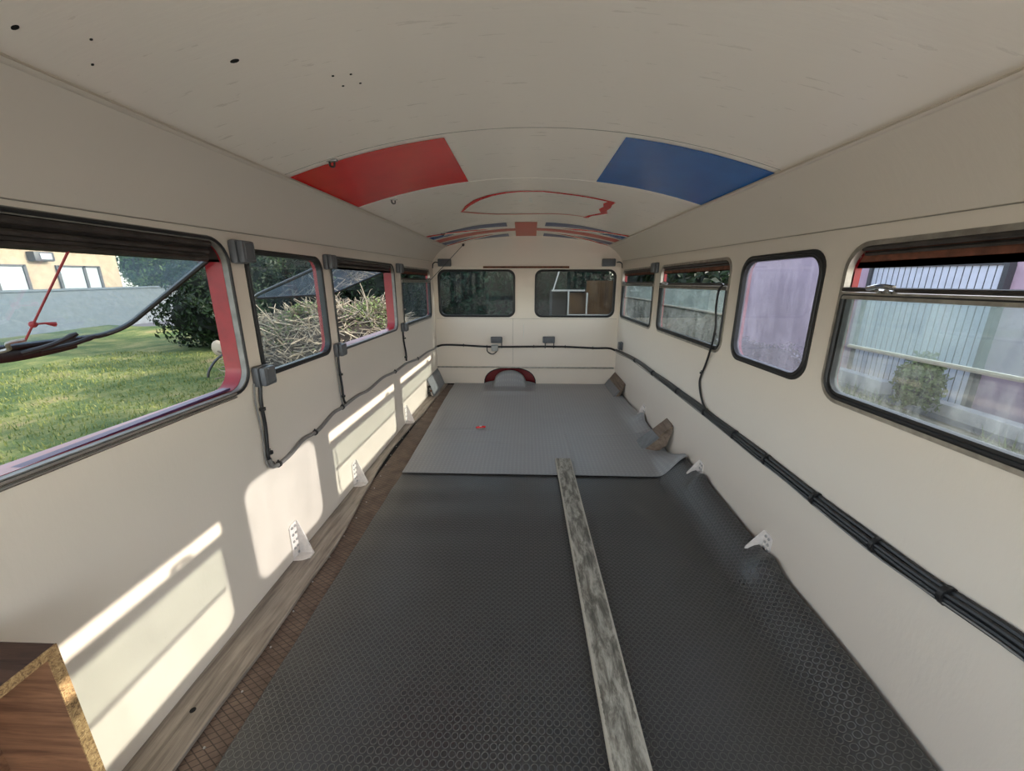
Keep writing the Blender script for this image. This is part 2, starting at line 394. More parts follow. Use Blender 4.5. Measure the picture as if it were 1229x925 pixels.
# ceiling (arched sheet), coves, seams
def arch_sheet(x0, x1, y0, y1, off, nx=24, ny=20, thick=.03):
    bm = NB(); g = []
    for j in range(ny+1):
        y = y0+(y1-y0)*j/ny; g.append([bm.verts.new((x0+(x1-x0)*i/nx, y, cz(x0+(x1-x0)*i/nx, y)+off)) for i in range(nx+1)])
    for j in range(ny):
        for i in range(nx): bm.faces.new((g[j][i], g[j+1][i], g[j+1][i+1], g[j][i+1]))
    if thick:
        r = bmesh.ops.extrude_face_region(bm, geom=list(bm.faces))
        for v in r['geom']:
            if isinstance(v, bmesh.types.BMVert): v.co.z += thick
        bmesh.ops.recalc_face_normals(bm, faces=bm.faces)
    return bm
struct(finish('ceiling', arch_sheet(-XC, XC, Y0, Y1+.05, 0), M['ceil']))
n = 0
for s in (-1, 1):
    bm = NB(); rows = []
    K = 8
    for y in [Y0+(Y1+.02-Y0)*j/24 for j in range(25)]:
        row = []
        for k in range(K+1):
            t = k/K; x = 1.148+(XC-.012-1.148)*t; z = 1.555+(zcove(y)+.002-1.555)*t + .018*math.sin(PI*t)
            row.append(Vector((s*(x+.010*math.sin(PI*t)), y, z)))
        rows.append(row)
    a = [[bm.verts.new(p) for p in r] for r in rows]; b = [[bm.verts.new(p+Vector((s*.03, 0, .03))) for p in r] for r in rows]
    for j in range(24):
        for k in range(K):
            bm.faces.new((a[j][k], a[j][k+1], a[j+1][k+1], a[j+1][k])); bm.faces.new((b[j][k], b[j+1][k], b[j+1][k+1], b[j][k+1]))
        for k in (0, K): bm.faces.new((a[j][k], a[j+1][k], b[j+1][k], b[j][k]))
    bmesh.ops.recalc_face_normals(bm, faces=bm.faces)
    n += 1; struct(finish('trim_%d' % n, bm, M['cream']))
    # raised strip along the cove line, its dark lower seam, and the ledge seam above the windows
    bm = NB(); pts = [Vector((s*(XC-.004), y, zcove(y)-.006)) for y in [Y0+(Y1-Y0)*j/16 for j in range(17)]]
    tube(bm, pts, .016, 8, r2=.004); n += 1; struct(finish('trim_%d' % n, bm, M['cream']))
    bm = NB(); tube(bm, [Vector((s*1.1475, Y0, 1.552)), Vector((s*1.1475, Y1, 1.552))], .0014, 6); n += 1
    struct(finish('trim_%d' % n, bm, M['alu']))
    bm = NB(); tube(bm, [Vector((s*1.003, y, zcove(y)-.035+.011)) for y in (Y0, 0, 1, 3, Y1)], .0010, 6); n += 1
    struct(finish('trim_%d' % n, bm, M['alu']))
for y in (1.70, 2.42):
    bm = NB(); tube(bm, [Vector((XC*.985*k/16, y, cz(XC*.985*k/16, y)-.0002)) for k in range(-16, 17)], .0014, 5); n += 1
    struct(finish('trim_%d' % n, bm, M['alu'] if y < 2 else M['ceil']))

# rear wall with arched top, two windows and the arched opening at the floor
RW = [(-1.09, -.145, .885, 1.45, .085), (.108, 1.085, .885, 1.45, .085)]
top = [(XC*k/12, cz(XC*k/12, Y1)+.02) for k in range(12, -13, -1)]
AC, AW, AH = -.205, .335, .228       # arched opening
arch = [(AC+AW, 0)]+[(AC+AW*math.cos(t)**.8 if math.cos(t) > 0 else AC-AW*abs(math.cos(t))**.8, AH*math.sin(t)**.75) for t in [PI*k/16 for k in range(1, 16)]]+[(AC-AW, 0)]
outer = [(-1.17, 0), (AC-AW, 0)] + list(reversed(arch))[1:-1] + [(AC+AW, 0), (1.17, 0), (1.17, 1.56)]+top+[(-1.17, 1.56)]
wb = struct(finish('wall_back', holed(outer, [rrect(*q) for q in RW], back_pt, 0, .02), M['cream_lit'], smooth=False))
finish('outer_skin', holed([(-1.2, -.75), (1.2, -.75), (1.2, 1.66), (.9, 1.95), (-.9, 1.95), (-1.2, 1.66)], [rrect(*q) for q in RW]+[[(AC-AW, .01), (AC+AW, .01), (AC+AW, AH), (AC-AW, AH)]], back_pt, .034, .046), M['red_paint'], wb, smooth=False)
# red recess behind the arch
bm = NB(); box(bm, (AC-AW-.05, 5.13, -.05), (AC+AW+.05, 5.15, AH+.1)); box(bm, (AC-AW-.05, 5.07, AH+.02), (AC+AW+.05, 5.15, AH+.04))
box(bm, (AC-AW-.06, 5.07, -.05), (AC-AW-.04, 5.15, AH+.1)); box(bm, (AC+AW+.04, 5.07, -.05), (AC+AW+.06, 5.15, AH+.1))
finish('recess', bm, M['red_paint'], wb, smooth=False)
bm = NB(); tube(bm, [back_pt(a, max(b, .004), -.002) for a, b in arch], .006, 6)
finish('arch_edging', bm, M['rubber'], wb)
# fine seams of the rear panelling
for (p, q, r, m) in (((-1.13, .862), (1.13, .862), .0016, 'alu'), ((-.165, .28), (-.165, .862), .0016, 'alu'), ((-.03, .62), (-.03, .80), .0022, 'off_white')):
    bm = NB(); tube(bm, [back_pt(*p, -.0005), back_pt(*q, -.0005)], r, 5); n += 1; struct(finish('trim_%d' % n, bm, M[m]))
for (x0, x1, m) in ((-1.12, -.53, 'cream_lit'), (-.53, .515, 'rust'), (.515, 1.12, 'cream_lit')):
    bm = NB(); box(bm, (x0, 5.036, 1.470), (x1, 5.05, 1.494), .003)
    for k in range(int((x1-x0)/.12)): 
        c = x0+.05+k*.12; tube(bm, [(c, 5.037, 1.482), (c, 5.032, 1.482)], .004, 6)
    n += 1; struct(finish('trim_%d' % n, bm, M[m]))
bm = NB(); box(bm, (-1.15, 5.030, .228), (1.13, 5.05, .246), .004); n += 1; struct(finish('trim_%d' % n, bm, M['alu']))
bm = NB(); box(bm, (-1.15, 5.036, 0.0), (AC-AW, 5.05, .012)); n += 1; struct(finish('trim_%d' % n, bm, M['black']))

# unseen front wall behind the viewer, openings widened to admit more light
struct(finish('wall_front', holed([(-1.17, 0), (1.17, 0), (1.17, 1.56), (.97, 1.83), (.5, 1.98), (0, 2.05), (-.5, 1.98), (-.97, 1.83), (-1.17, 1.56)],
       [rrect(-1.12, -.02, .06, 1.54, .04)+[], rrect(.02, 1.12, .06, 1.54, .04), [(-.95, 1.58), (.95, 1.58), (.93, 1.74), (.5, 1.86), (0, 1.92), (-.5, 1.86), (-.93, 1.74)]], lambda a, b, d: Vector((a, Y0-d, b)), 0, .03), M['cream'], smooth=False))

# ---------------------------------------------------------------- windows
WN = [0]
def gasket_tube(L, pt, d, r, slope, ac, parent, mat='rubber', r2=None, name='gasket'):
    bm = NB(); tube(bm, loop3(L, pt, d, slope, ac), r, 8, closed=True, r2=r2); return finish(name, bm, M[mat], parent)
def base_window(q, pt, outd=.046):
    WN[0] += 1; a0, a1, b0, b1, r = q
    o = sthing('window_%d' % WN[0], pt((a0+a1)/2, b0, 0)); ac = (a0+a1)/2; sl = SLOPE if pt is not back_pt else 0
    bm = NB(); ring(bm, rrect(a0-.002, a1+.002, b0-.002, b1+.002, r), rrect(a0+.006, a1-.006, b0+.006, b1-.006, r-.004), pt, .018, outd, sl, ac)
    finish('reveal', bm, M['red_paint'], o)
    return o, ac, sl
def pane(L, pt, d, mat, parent, sl, ac, name='pane'):
    bm = NB(); slab(bm, L, pt, d, d+.004, sl, ac); return finish(name, bm, M[mat], parent, smooth=False)
def fixed_window(q, pt, gmat, gw=.020):
    o, ac, sl = base_window(q, pt); a0, a1, b0, b1, r = q
    bm = NB(); ring(bm, rrect(a0-.006, a1+.006, b0-.006, b1+.006, r+.004), rrect(a0+gw, a1-gw, b0+gw, b1-gw, r-.01), pt, -.006, .022, sl, ac)
    finish('gasket', bm, M['rubber'], o)
    gasket_tube(rrect(a0+gw*.4, a1-gw*.4, b0+gw*.4, b1-gw*.4, r), pt, -.004, .007, sl, ac, o, name='gasket_bead')
    pane(rrect(a0+.01, a1-.01, b0+.01, b1-.01, r-.005), pt, .012, gmat, o, sl, ac)
    return o
def latch(bm, pt, a, b, d):
    for s in (0, 1):
        p = pt(a+s*.035, b, d); tube(bm, [p, pt(a+s*.035, b+.004, d-.03)], .008, 8)
    tube(bm, smooth_path([pt(a-.02, b+.012, d-.026), pt(a+.02, b+.016, d-.034), pt(a+.07, b+.008, d-.03)], 4), .008, 8)
def drop_window(q, pt, zbar, zdrop, gmat='glass_right', dropped=True, bead=True):
    """lower fixed pane, cross rail, open top light whose pane is slid down inside"""
    o, ac, sl = base_window(q, pt); a0, a1, b0, b1, r = q
    f = lambda L: L
    # thin metal frame all round, thick rubber round the lower pane
    bm = NB(); ring(bm, rrect(a0-.010, a1+.010, b0-.010, b1+.010, r+.008), rrect(a0+.006, a1-.006, b0+.006, b1-.006, r-.004), pt, -.004, .024, sl, ac)
    finish('window_frame', bm, M['alu'], o)
    low = rrect(a0+.002, a1-.002, b0+.002, zbar, (.01, .01, r-.004, r-.004)); low2 = rrect(a0+.030, a1-.030, b0+.030, zbar-.012, (.01, .01, r-.03, r-.03))
    bm = NB(); ring(bm, low, low2, pt, -.002, .026, sl, ac); finish('gasket', bm, M['rubber'], o)
    gasket_tube(rrect(a0+.012, a1-.012, b0+.012, zbar-.006, (.01, .01, r-.01, r-.01)), pt, -.003, .008, sl, ac, o, name='gasket_bead')
    pane(rrect(a0+.01, a1-.01, b0+.01, zbar, (.005, .005, r-.01, r-.01)), pt, .014, gmat, o, sl, ac)
    # header channel in dirty red over the top light
    bm = NB(); hd = rrect(a0+.006, a1-.006, b1-.06, b1-.004, (r-.012, r-.012, .004, .004))
    slab(bm, hd, pt, .028, .042, sl, ac); finish('header', bm, M['rust'], o, smooth=False)
    bm = NB(); tube(bm, [pt(a0+.05, b1-.012+sl*(a0+.05-ac), .006), pt(a1-.05, b1-.012+sl*(a1-.05-ac), .006)], .010, 8); tube(bm, [pt(a0+.05, b1-.030+sl*(a0-ac), .016), pt(a1-.05, b1-.030+sl*(a1-ac), .016)], .007, 6)
    finish('channel', bm, M['dark_chan'], o)
    # cross rail
    bm = NB()
    P = [(-.010, zbar-.020), (.030, zbar-.020), (.030, zbar+.004), (-.010, zbar+.004)]
    e = lambda a: sl*(a-ac)
    prism(bm, [pt(a0+.004, b+e(a0), d) for d, b in P], pt(a1-.004, e(a1)-e(a0), 0)-pt(a0+.004, 0, 0))
    finish('cross_rail', bm, M['alu'], o)
    bm = NB(); tube(bm, [pt(a0+.01, zbar+.013+e(a0), -.004), pt(a1-.01, zbar+.013+e(a1), -.004)], .008, 8)
    finish('rail_seal', bm, M['dark_chan'], o)
    bm = NB(); latch(bm, pt, a1-.27 if a1 > 1.6 and False else a1-.22, zbar+.012+e(a1), -.004); finish('latch', bm, M['alu_bright'], o)
    if dropped:
        dp = rrect(a0+.034, a1-.034, zdrop, zbar-.012, .02)
        pane(dp, pt, .034, 'glass_drop', o, sl, ac, 'sliding_pane')
        bm = NB(); tube(bm, [pt(a0+.04, zdrop+e(a0+.04), .034), pt(a1-.04, zdrop+e(a1-.04), .034)], .007, 6); finish('pane_edge', bm, M['white_metal'], o)
    return o
def hopper_window(q, pt, out, down, gmat='glass_hopper', header=.072):
    """top-hung light pushed out at the bottom"""
    o, ac, sl = base_window(q, pt, .085); a0, a1, b0, b1, r = q
    bm = NB(); ring(bm, rrect(a0-.012, a1+.012, b0-.012, b1+.012, r+.008), rrect(a0+.005, a1-.005, b0+.005, b1-.005, r-.004), pt, -.004, .022, sl, ac)
    finish('window_frame', bm, M['frame_grey'], o)
    gasket_tube(rrect(a0-.004, a1+.004, b0-.004, b1+.004, r), pt, -.004, .006, sl, ac, o, name='frame_bead', mat='rubber')
    e = lambda a: sl*(a-ac)
    bm = NB(); hd = rrect(a0+.004, a1-.004, b1-header, b1-.002, (r-.01, r-.01, .004, .004)); slab(bm, hd, pt, .024, .042, sl, ac)
    finish('header', bm, M['dark_chan'], o, smooth=False)
    bm = NB()
    for k, (d, zz, rr) in enumerate(((.004, .016, .011), (.014, .042, .009), (.022, .068, .009))):
        if zz < header: tube(bm, [pt(a0+.07, b1-zz+e(a0+.07), d), pt(a1-.07, b1-zz+e(a1-.07), d)], rr, 8)
    finish('channel', bm, M['dark_chan'], o)
    h = math.hypot(out, down); ex = out/h; ez = down/h; zt = b1-header+.01
    P = lambda a, s, dd: pt(a+0, zt+e(a)-s*ez+dd*ex, .04+s*ex+dd*ez)
    L = rrect(a0+.02, a1-.025, 0, h, (.10, .10, .01, .01))
    bm = NB(); A = [P(a, s, 0) for a, s in L]; nn = (P(.0, 0, .004)-P(.0, 0, 0)); prism(bm, A, nn)
    pn = finish('hopper_pane', bm, M[gmat], o, smooth=False)
    bm = NB(); tube(bm, [P(a, s, .002) for a, s in L], .010, 8, closed=True); finish('pane_seal', bm, M['rubber'], pn)
    return o, P, h
LP, RP = side_pt(-1), side_pt(1)
o1, HP, HH = hopper_window(WL[0], LP, .44, .29)
bm = NB()
for dz, rr in ((-.004, .006), (-.016, .004)): tube(bm, [LP(.34, .950+dz+SLOPE*(.34-.92), -.006), LP(1.47, .950+dz+SLOPE*(1.47-.92), -.006)], rr, 6)
finish('sill_trim', bm, M['alu_bright'], o1)
bm = NB(); box(bm, LP(.36, .958, .022)+Vector((0, 0, .0)), LP(1.48, .950, .05)); finish('sill_stripe', bm, M['white_line'], o1)
fixed_window(WL[1], LP, 'glass_left', .016)
hopper_window(WL[2], LP, .50, .20, header=.05)
drop_window(WL[3], LP, 1.335, 1.18, 'glass_left', dropped=False)
drop_window(WR[0], RP, 1.338, 1.150)
fixed_window(WR[1], RP, 'glass_lilac', .022)
drop_window(WR[2], RP, 1.315, 1.155)
drop_window(WR[3], RP, 1.300, 1.150)
for q in RW: fixed_window(q, back_pt, 'glass_back', .020)
for q in WB: fixed_window(q, LP, 'glass_left'); fixed_window(q, RP, 'glass_right')

# ---------------------------------------------------------------- painted flags and map outline on the ceiling
def decal(name, polys, parent=None):
    """polys: list of (list of (x, y), material) – paint film 1.5 mm under the ceiling sheet"""
    mats = []; bm = NB()
    for k, (P, m) in enumerate(polys):
        if m not in mats: mats.append(m)
        b2 = NB(); f = b2.faces.new([b2.verts.new((x, y, 0)) for x, y in P])
        bmesh.ops.triangulate(b2, faces=[f])
        for _ in range(4):
            long = [e for e in b2.edges if e.calc_length() > .10]
            if not long: break
            bmesh.ops.subdivide_edges(b2, edges=long, cuts=1, use_grid_fill=False)
            bmesh.ops.triangulate(b2, faces=[f for f in b2.faces if len(f.verts) > 3])
        vm = {}
        for v in b2.verts: vm[v] = bm.verts.new((v.co.x, v.co.y, cz(v.co.x, v.co.y)-.0022))
        for f in b2.faces:
            g = bm.faces.new([vm[v] for v in f.verts]); g.material_index = mats.index(m)
            if g.calc_area() and g.normal.z > 0: g.normal_flip()
        b2.free()
    bm.normal_update()
    for f in bm.faces:
        if f.normal.z > 0: f.normal_flip()
    return finish(name, bm, [M[m] for m in mats], parent)
def quadarc(x0, x1, ya, yb, x2=None, x3=None, n=8):
    x2 = x0 if x2 is None else x2; x3 = x1 if x3 is None else x3
    return [(x0+(x1-x0)*k/n, ya) for k in range(n+1)]+[(x3+(x2-x3)*k/n, yb) for k in range(n+1)]
tag(decal('painted_rectangle', [(quadarc(-.955, -.325, 1.735, 2.41), 'flag_red')]), 'glossy red rectangle painted on the white ceiling left of centre', 'ceiling painting')
tag(decal('painted_rectangle', [(quadarc(.375, .955, 1.735, 2.41), 'flag_blue')]), 'glossy blue rectangle painted on the white ceiling right of centre', 'ceiling painting')
# map-like outline
def band(P, wds, closed=False):
    out = []
    n_ = len(P)
    for i in range(n_-1 if not closed else n_):
        a, b = Vector(P[i]), Vector(P[(i+1) % n_]); t = (b-a).normalized(); nrm = Vector((-t.y, t.x)); w0, w1 = wds[i]/2, wds[(i+1) % n_]/2
        out.append([tuple(a-nrm*w0-t*.004), tuple(b-nrm*w1+t*.004), tuple(b+nrm*w1+t*.004), tuple(a+nrm*w0-t*.004)])
    return out
MP = [(-.49, 3.22), (-.42, 3.04), (-.34, 2.90), (-.245, 2.81), (-.14, 2.755), (-.045, 2.735), (.10, 2.735), (.263, 2.775), (.40, 2.80), (.56, 2.84)]
MW = [.014, .036, .048, .044, .038, .032, .030, .030, .030, .036]
MP2 = [(.552, 2.84), (.54, 2.92), (.555, 3.02), (.545, 3.12), (.575, 3.24)]
MP3 = [(.575, 3.24), (.50, 3.42), (.475, 3.54)]
MP4 = [(.50, 3.52), (.40, 3.49), (.25, 3.50), (.055, 3.54), (-.10, 3.55), (-.245, 3.50), (-.38, 3.38), (-.49, 3.22)]
pl = [(q, 'flag_red') for q in band(MP, MW)]+[(q, 'flag_red') for q in band(MP2, [.05, .058, .05, .058, .05])]+[(q, 'flag_red') for q in band(MP3, [.035, .03, .03])]+[(q, 'faded_red') for q in band(MP4, [.02, .022, .026, .028, .028, .028, .03, .03])]
mo = tag(decal('painted_outline', pl), 'thin red map-like outline with pointed left end painted on ceiling', 'ceiling painting')
gh = []
for P, wd in (([(-.40, 3.20), (-.34, 3.12), (-.36, 3.02), (-.28, 3.0), (-.22, 2.92), (-.20, 2.84), (-.14, 2.82)], .010), ([(.44, 3.02), (.40, 2.98), (.30, 2.96), (.25, 2.90), (.29, 2.84), (.34, 2.83)], .012),
              ([(-.26, 3.0), (-.06, 3.0)], .008), ([(.02, 3.02), (.24, 3.03)], .008), ([(-.04, 2.93), (-.05, 3.05)], .02), ([(.02, 2.93), (.03, 3.08)], .02), ([(-.3, 3.22), (.3, 3.22)], .006)):
    gh += [(q, 'off_white') for q in band(P, [wd]*len(P))]
decal('ghost_lines', gh, mo)
# union flag at the far end
ya, yb = 3.97, 5.035; ym = (ya+yb)/2; W_ = .955; cxj = -.01
uj = [([(cxj-.105, ya), (cxj+.105, ya), (cxj+.12, yb), (cxj-.12, yb)], 'faded_red')]
for s in (-1, 1):
    X = lambda f, s=s: cxj+s*f if f < .9 else s*f
    uj += [([(X(.105), ym-.13), (X(W_), ym-.11), (X(W_), ym+.12), (X(.115), ym+.06)], 'faded_red')]
    uj += [([(X(.185), ya), (X(.5), ya), (X(.86), ya+.08), (X(.5), ya+.20), (X(.185), ya+.25)], 'faded_blue')]
    uj += [([(X(.72), ya+.29), (X(.955), ya+.13), (X(.955), ya+.32), (X(.80), ya+.33)], 'flag_blue')]
    uj += [([(X(.955), ya+.0), (X(.955), ya+.08), (X(.50), ya+.34), (X(.36), ya+.34)], 'flag_red')]
    uj += [([(X(.20), yb-.28), (X(.42), yb-.20), (X(.62), yb-.05), (X(.5), yb-.01), (X(.20), yb-.01)], 'faded_blue')]
    uj += [([(X(.56), yb-.34), (X(.955), yb-.33), (X(.955), yb-.12), (X(.86), yb-.10)], 'faded_blue')]
    uj += [([(X(.34), yb-.31), (X(.44), yb-.31), (X(.955), yb-.04), (X(.955), yb-.0), (X(.88), yb-.0)], 'flag_red')]
tag(decal('painted_flag', uj), 'faded red white and blue union flag painted across the ceiling end', 'ceiling painting')
# screw holes and clips in the ceiling
hole_specs = [(-.67, 1.05, .008, 'dark ragged hole in the ceiling nearest the middle of the bare sheet'), (-.89, .80, .0055, 'small dark hole in the ceiling near the left cove, nearest the viewer'),
              (-.887, .925, .0022, None), (-.83, .875, .0022, None)]+[(x, y, .0026, 'q') for x, y in ((-.51, 1.20), (-.466, 1.21), (-.508, 1.255), (-.461, 1.26))]
for x, y, r, lab in hole_specs:
    bm = NB(); bmesh.ops.create_circle(bm, cap_ends=True, radius=r, segments=10)
    for v in bm.verts:
        v.co.x *= 1.3; v.co = Vector((x+v.co.x, y+v.co.y*(.7 if r > .005 else 1), 0)); v.co.z = cz(v.co.x, v.co.y)-.0016
    for f in bm.faces: f.normal_flip()
    r_ = bmesh.ops.extrude_face_region(bm, geom=list(bm.faces))
    for v in r_['geom']:
        if isinstance(v, bmesh.types.BMVert): v.co.z += .003
    o = finish('screw_hole', bm, M['black'])
    if lab == 'q': tag(o, 'tiny screw hole in the cluster of four on the ceiling', 'hole', 'four screw holes in a square')
    elif lab is None: tag(o, 'tiny screw hole beside the left ceiling cove', 'hole', 'pair of screw holes by the cove')
    else: tag(o, lab, 'hole')
for (x, y, lab) in ((-.768, 1.715, 'small dark metal clip at the front edge of the red ceiling panel'), (-.771, 2.47, 'small dark metal clip behind the red ceiling panel'), (-.80, 4.02, 'small dark metal clip on the far flag left side')):
    t = thing('ceiling_clip', (x, y, cz(x, y)), lab, 'clip', 'ceiling clips')
    bm = NB(); box(bm, (x-.022, y-.008, cz(x, y)-.006), (x+.022, y+.008, cz(x, y)+.002), .002); finish('plate', bm, M['bolt'], t)
    bm = NB(); tube(bm, smooth_path([(x-.01, y, cz(x, y)-.006), (x-.008, y, cz(x, y)-.022), (x+.008, y, cz(x, y)-.024), (x+.01, y, cz(x, y)-.008)], 3), .0035, 6); finish('hook', bm, M['dark_chan'], t)

# ---------------------------------------------------------------- floor coverings
def sheet(name, x0, x1, y0, y1, fn, mat, nx=90, ny=120, th=.004):
    bm = NB(); g = []
    for j in range(ny+1):
        y = y0+(y1-y0)*j/ny
        g.append([bm.verts.new(fn(x0+(x1-x0)*i/nx, y)) for i in range(nx+1)])
    for j in range(ny):
        for i in range(nx): bm.faces.new((g[j][i], g[j][i+1], g[j+1][i+1], g[j+1][i]))
    r = bmesh.ops.extrude_face_region(bm, geom=list(bm.faces))
    for v in r['geom']:
        if isinstance(v, bmesh.types.BMVert): v.co.z -= th
    bmesh.ops.recalc_face_normals(bm, faces=bm.faces)
    return finish(name, bm, M[mat], auto=60)
def lerp(pts, t):
    for (a, u), (b, v) in zip(pts, pts[1:]):
        if t <= b: return u+(v-u)*max(0, (t-a)/(b-a))
    return pts[-1][1]
def sm(t): t = max(0, min(1, t)); return t*t*(3-2*t)
RISE = [(-3, .05), (.8, .085), (1.7, .135), (2.3, .15), (2.62, .15), (2.8, .07), (2.95, .02), (3.3, .03), (3.7, .06), (4.2, .02), (5.1, .01)]
def ripple(x, y, amp):
    v = noise.noise(Vector((x*.7, y*5.0, 3.1)))*amp + noise.noise(Vector((x*2.2+5, y*1.3, 8)))*amp*.6
    return v+amp
def fdark(x, y):
    # mat is laid a bit crooked: left edge straight, right edge climbs the wall
    z = .007+ripple(x, y, .0036)*(1+1.8*sm((0-x)/.7))*(1-.85*sm((y-2.3)/.25))
    rise = lerp(RISE, y)*(1+.18*noise.noise(Vector((0, y*2.3, 1)))); z += rise*sm((x-.92)/.21)**1.15
    # diagonal drape fold
    d = (x-.70)-(2.1-y)*.38; z += .010*math.exp(-(d/.05)**2)*sm((y-1.2)/.3)*sm((2.3-y)/.3)
    for by in (1.62, 2.36):
        z += .03*math.exp(-((y-by+.06)/.05)**2)*sm((x-.98)/.12)
    return (min(x, 1.128), y, z)
tag(sheet('rubber_mat', -.885, 1.128, -1.25, 2.60, fdark, 'mat_dark', 90, 170), 'dark charcoal rubber mat with round coin studs on the near floor', 'mat')
def fgrey(x, y):
    xl = -.885-.045*sm((y-2.57)/2.3)
    x = xl+(x+.885)*(1.128-xl)/(1.128+.885)
    z = .018+ripple(x+3, y*.9, .003)
    z += lerp(RISE, y)*sm((x-.93)/.20)**1.2 * (1+.3*noise.noise(Vector((0, y*4, 1))))
    z += .012*math.exp(-((x-.345-(3.3-y)*.03)/.012)**2)*sm((y-2.75)/.1)*sm((3.45-y)/.2)*.6
    for (yy, am) in ((3.05, .006), (3.35, .005), (3.9, .004)):
        q = y-yy-.05*math.sin(x*3+yy); z += am*math.exp(-(q/.025)**2)*(.5+.5*math.sin(x*4+yy*3))
    # dome and fold by the arch
    ex = (x-AC)/.205
    if abs(ex) < 1: z = max(z, .19*math.sqrt(1-ex*ex)**.7*sm((y-4.84)/.13)+.012)
    ex = (x-AC)/.30
    if abs(ex) < 1: z += .028*math.sqrt(1-ex*ex)*math.exp(-((y-4.60)/.07)**2)
    ex = (x-AC)/.34
    if abs(ex) < 1: z = max(z, .06*math.sqrt(1-ex*ex)*sm((y-4.92)/.10)+.012)
    for by in (3.72,): z += .05*math.exp(-((y-by+.08)/.06)**2)*sm((x-1.0)/.12)
    return (min(x, 1.128), y, z)
tag(sheet('rubber_mat', -.885, 1.128, 2.575, 5.035, fgrey, 'mat_grey', 130, 150), 'lighter grey rubber mat with fine pin studs at the far end', 'mat')
# brown tread strip and grey plank along the left wall
bm = NB(); box(bm, (-1.06, -1.25, .0005), (-.86, 5.02, .004)); tag(finish('tread_strip', bm, M['tread'], smooth=False), 'long brown diamond tread strip along the left edge of the mats', 'floor strip')
bm = NB()
NPL = 60
va, vb = [], []
for j in range(NPL+1):
    y = -1.25+(5.02+1.25)*j/NPL; xr = -1.0-.008*math.sin(y*3)-.09*sm((y-1.6)/1.5)+.07*sm((y-3)/2)+.012*noise.noise(Vector((y*3, 0, 0)))
    va.append(bm.verts.new((-1.149, y, .018))); vb.append(bm.verts.new((xr, y, .018)))
for j in range(NPL): bm.faces.new((va[j], vb[j], vb[j+1], va[j+1]))
r = bmesh.ops.extrude_face_region(bm, geom=list(bm.faces))
for v in r['geom']:
    if isinstance(v, bmesh.types.BMVert): v.co.z -= .0135
bmesh.ops.recalc_face_normals(bm, faces=bm.faces)
gp = finish('floor_plank', bm, M['grey_plank'], smooth=False)
tag(gp, 'weathered grey wooden plank on the floor against the left wall', 'plank')
bm = NB(); bmesh.ops.create_cone(bm, cap_ends=True, radius1=.009, radius2=.009, depth=.002, segments=14, matrix=Matrix.Translation((-1.078, .935, .0185))); finish('bolt_hole', bm, M['black'], gp)
bm = NB()
for k in range(26): 
    y = .5+k*.17; x = -1.0-.09*sm((y-1.6)/1.5)+.07*sm((y-3)/2)+.012*math.sin(k*7); bmesh.ops.create_cone(bm, cap_ends=True, radius1=.004, radius2=.003, depth=.003, segments=8, matrix=Matrix.Translation((x+.022, y, .0055)))
o = finish('screw_head', bm, M['bolt'], gp); o['kind'] = 'stuff'
# mottled plank lying lengthways
bm = NB(); box(bm, (-.0585, -1.15, -.012), (.0585, 1.15, .012), .003)
o = finish('loose_plank', bm, M['board']); o.location = (.302, 1.645, .032); o.rotation_euler = (0, 0, R(.6))
tag(o, 'long mottled grey plank lying lengthways on the dark mat', 'plank')
# pocket knife
t = thing('pocket_knife', (-.41, 3.43, .030), 'small red pocket knife lying on the grey mat', 'knife')
ang = R(14)
def kp(a, b, z): return Vector((-.41+a*math.cos(ang)-b*math.sin(ang), 3.43+a*math.sin(ang)+b*math.cos(ang), z))
bm = NB(); tube(bm, [kp(a, 0, .037) for a in (-.045, -.040, -.02, .02, .04, .046)], [.004, .009, .011, .011, .009, .004], 10, r2=None); finish('handle', bm, M['flag_red'], t)
bm = NB(); tube(bm, [kp(-.042, -.016, .031), kp(0, -.019, .031), kp(.035, -.015, .031)], [.003, .006, .003], 6); finish('blade', bm, M['alu_bright'], t)
bm = NB(); box(bm, kp(-.012, -.006, .046), kp(.012, .006, .0485)); finish('emblem', bm, M['off_white'], t)

# ---------------------------------------------------------------- white steel brackets along both walls
def bracket(side, y, h, dep, label, bolts=5, z0=.0, plate=True):
    x0 = side*1.149; t = thing('wall_bracket', (side*1.12, y, z0), label, 'bracket', 'white steel wall brackets')
    s = -side
    bm = NB(); prism(bm, [(x0, y, z0), (x0+s*dep, y, z0), (x0+s*dep*.96, y, z0+.012), (x0+s*.012, y, z0+h), (x0, y, z0+h)], (0, .005, 0)); finish('gusset', bm, M['white_metal'], t, smooth=False)
    bm = NB(); prism(bm, [(x0, y, z0), (x0, y-.055, z0+.01), (x0, y-.055, z0+h*.93), (x0, y-.04, z0+h*.99), (x0, y, z0+h)], (s*.005, 0, 0)); finish('flange', bm, M['white_metal'], t, smooth=False)
    if plate:
        bm = NB(); prism(bm, [(x0, y+.004, z0), (x0+s*dep, y+.004, z0), (x0+s*dep, y-.035, z0), (x0+s*dep*.6, y-.055, z0), (x0, y-.06, z0)], (0, 0, .005)); finish('foot_plate', bm, M['white_metal'], t, smooth=False)
    for k in range(bolts):
        zz = z0+.02+(h-.04)*k/(bolts-1)
        for q in (0, 1):
            if q and k in (0,) and bolts > 4: continue
            yy = y-.014-.024*q; b = NB(); tube(b, [(x0+s*.004, yy, zz), (x0+s*.009, yy, zz), (x0+s*.012, yy, zz)], [.007, .007, .003], 6); finish('bolt', b, M['bolt'], t)
bracket(-1, 1.70, .19, .075, 'white bolted wall bracket nearest the viewer on the left', 5, .018)
bracket(-1, 2.42, .17, .075, 'second white bolted bracket along the left wall, under the middle windows', 5, .018)
bracket(-1, 3.60, .17, .075, 'thin white bracket furthest along the left wall', 4, .018)
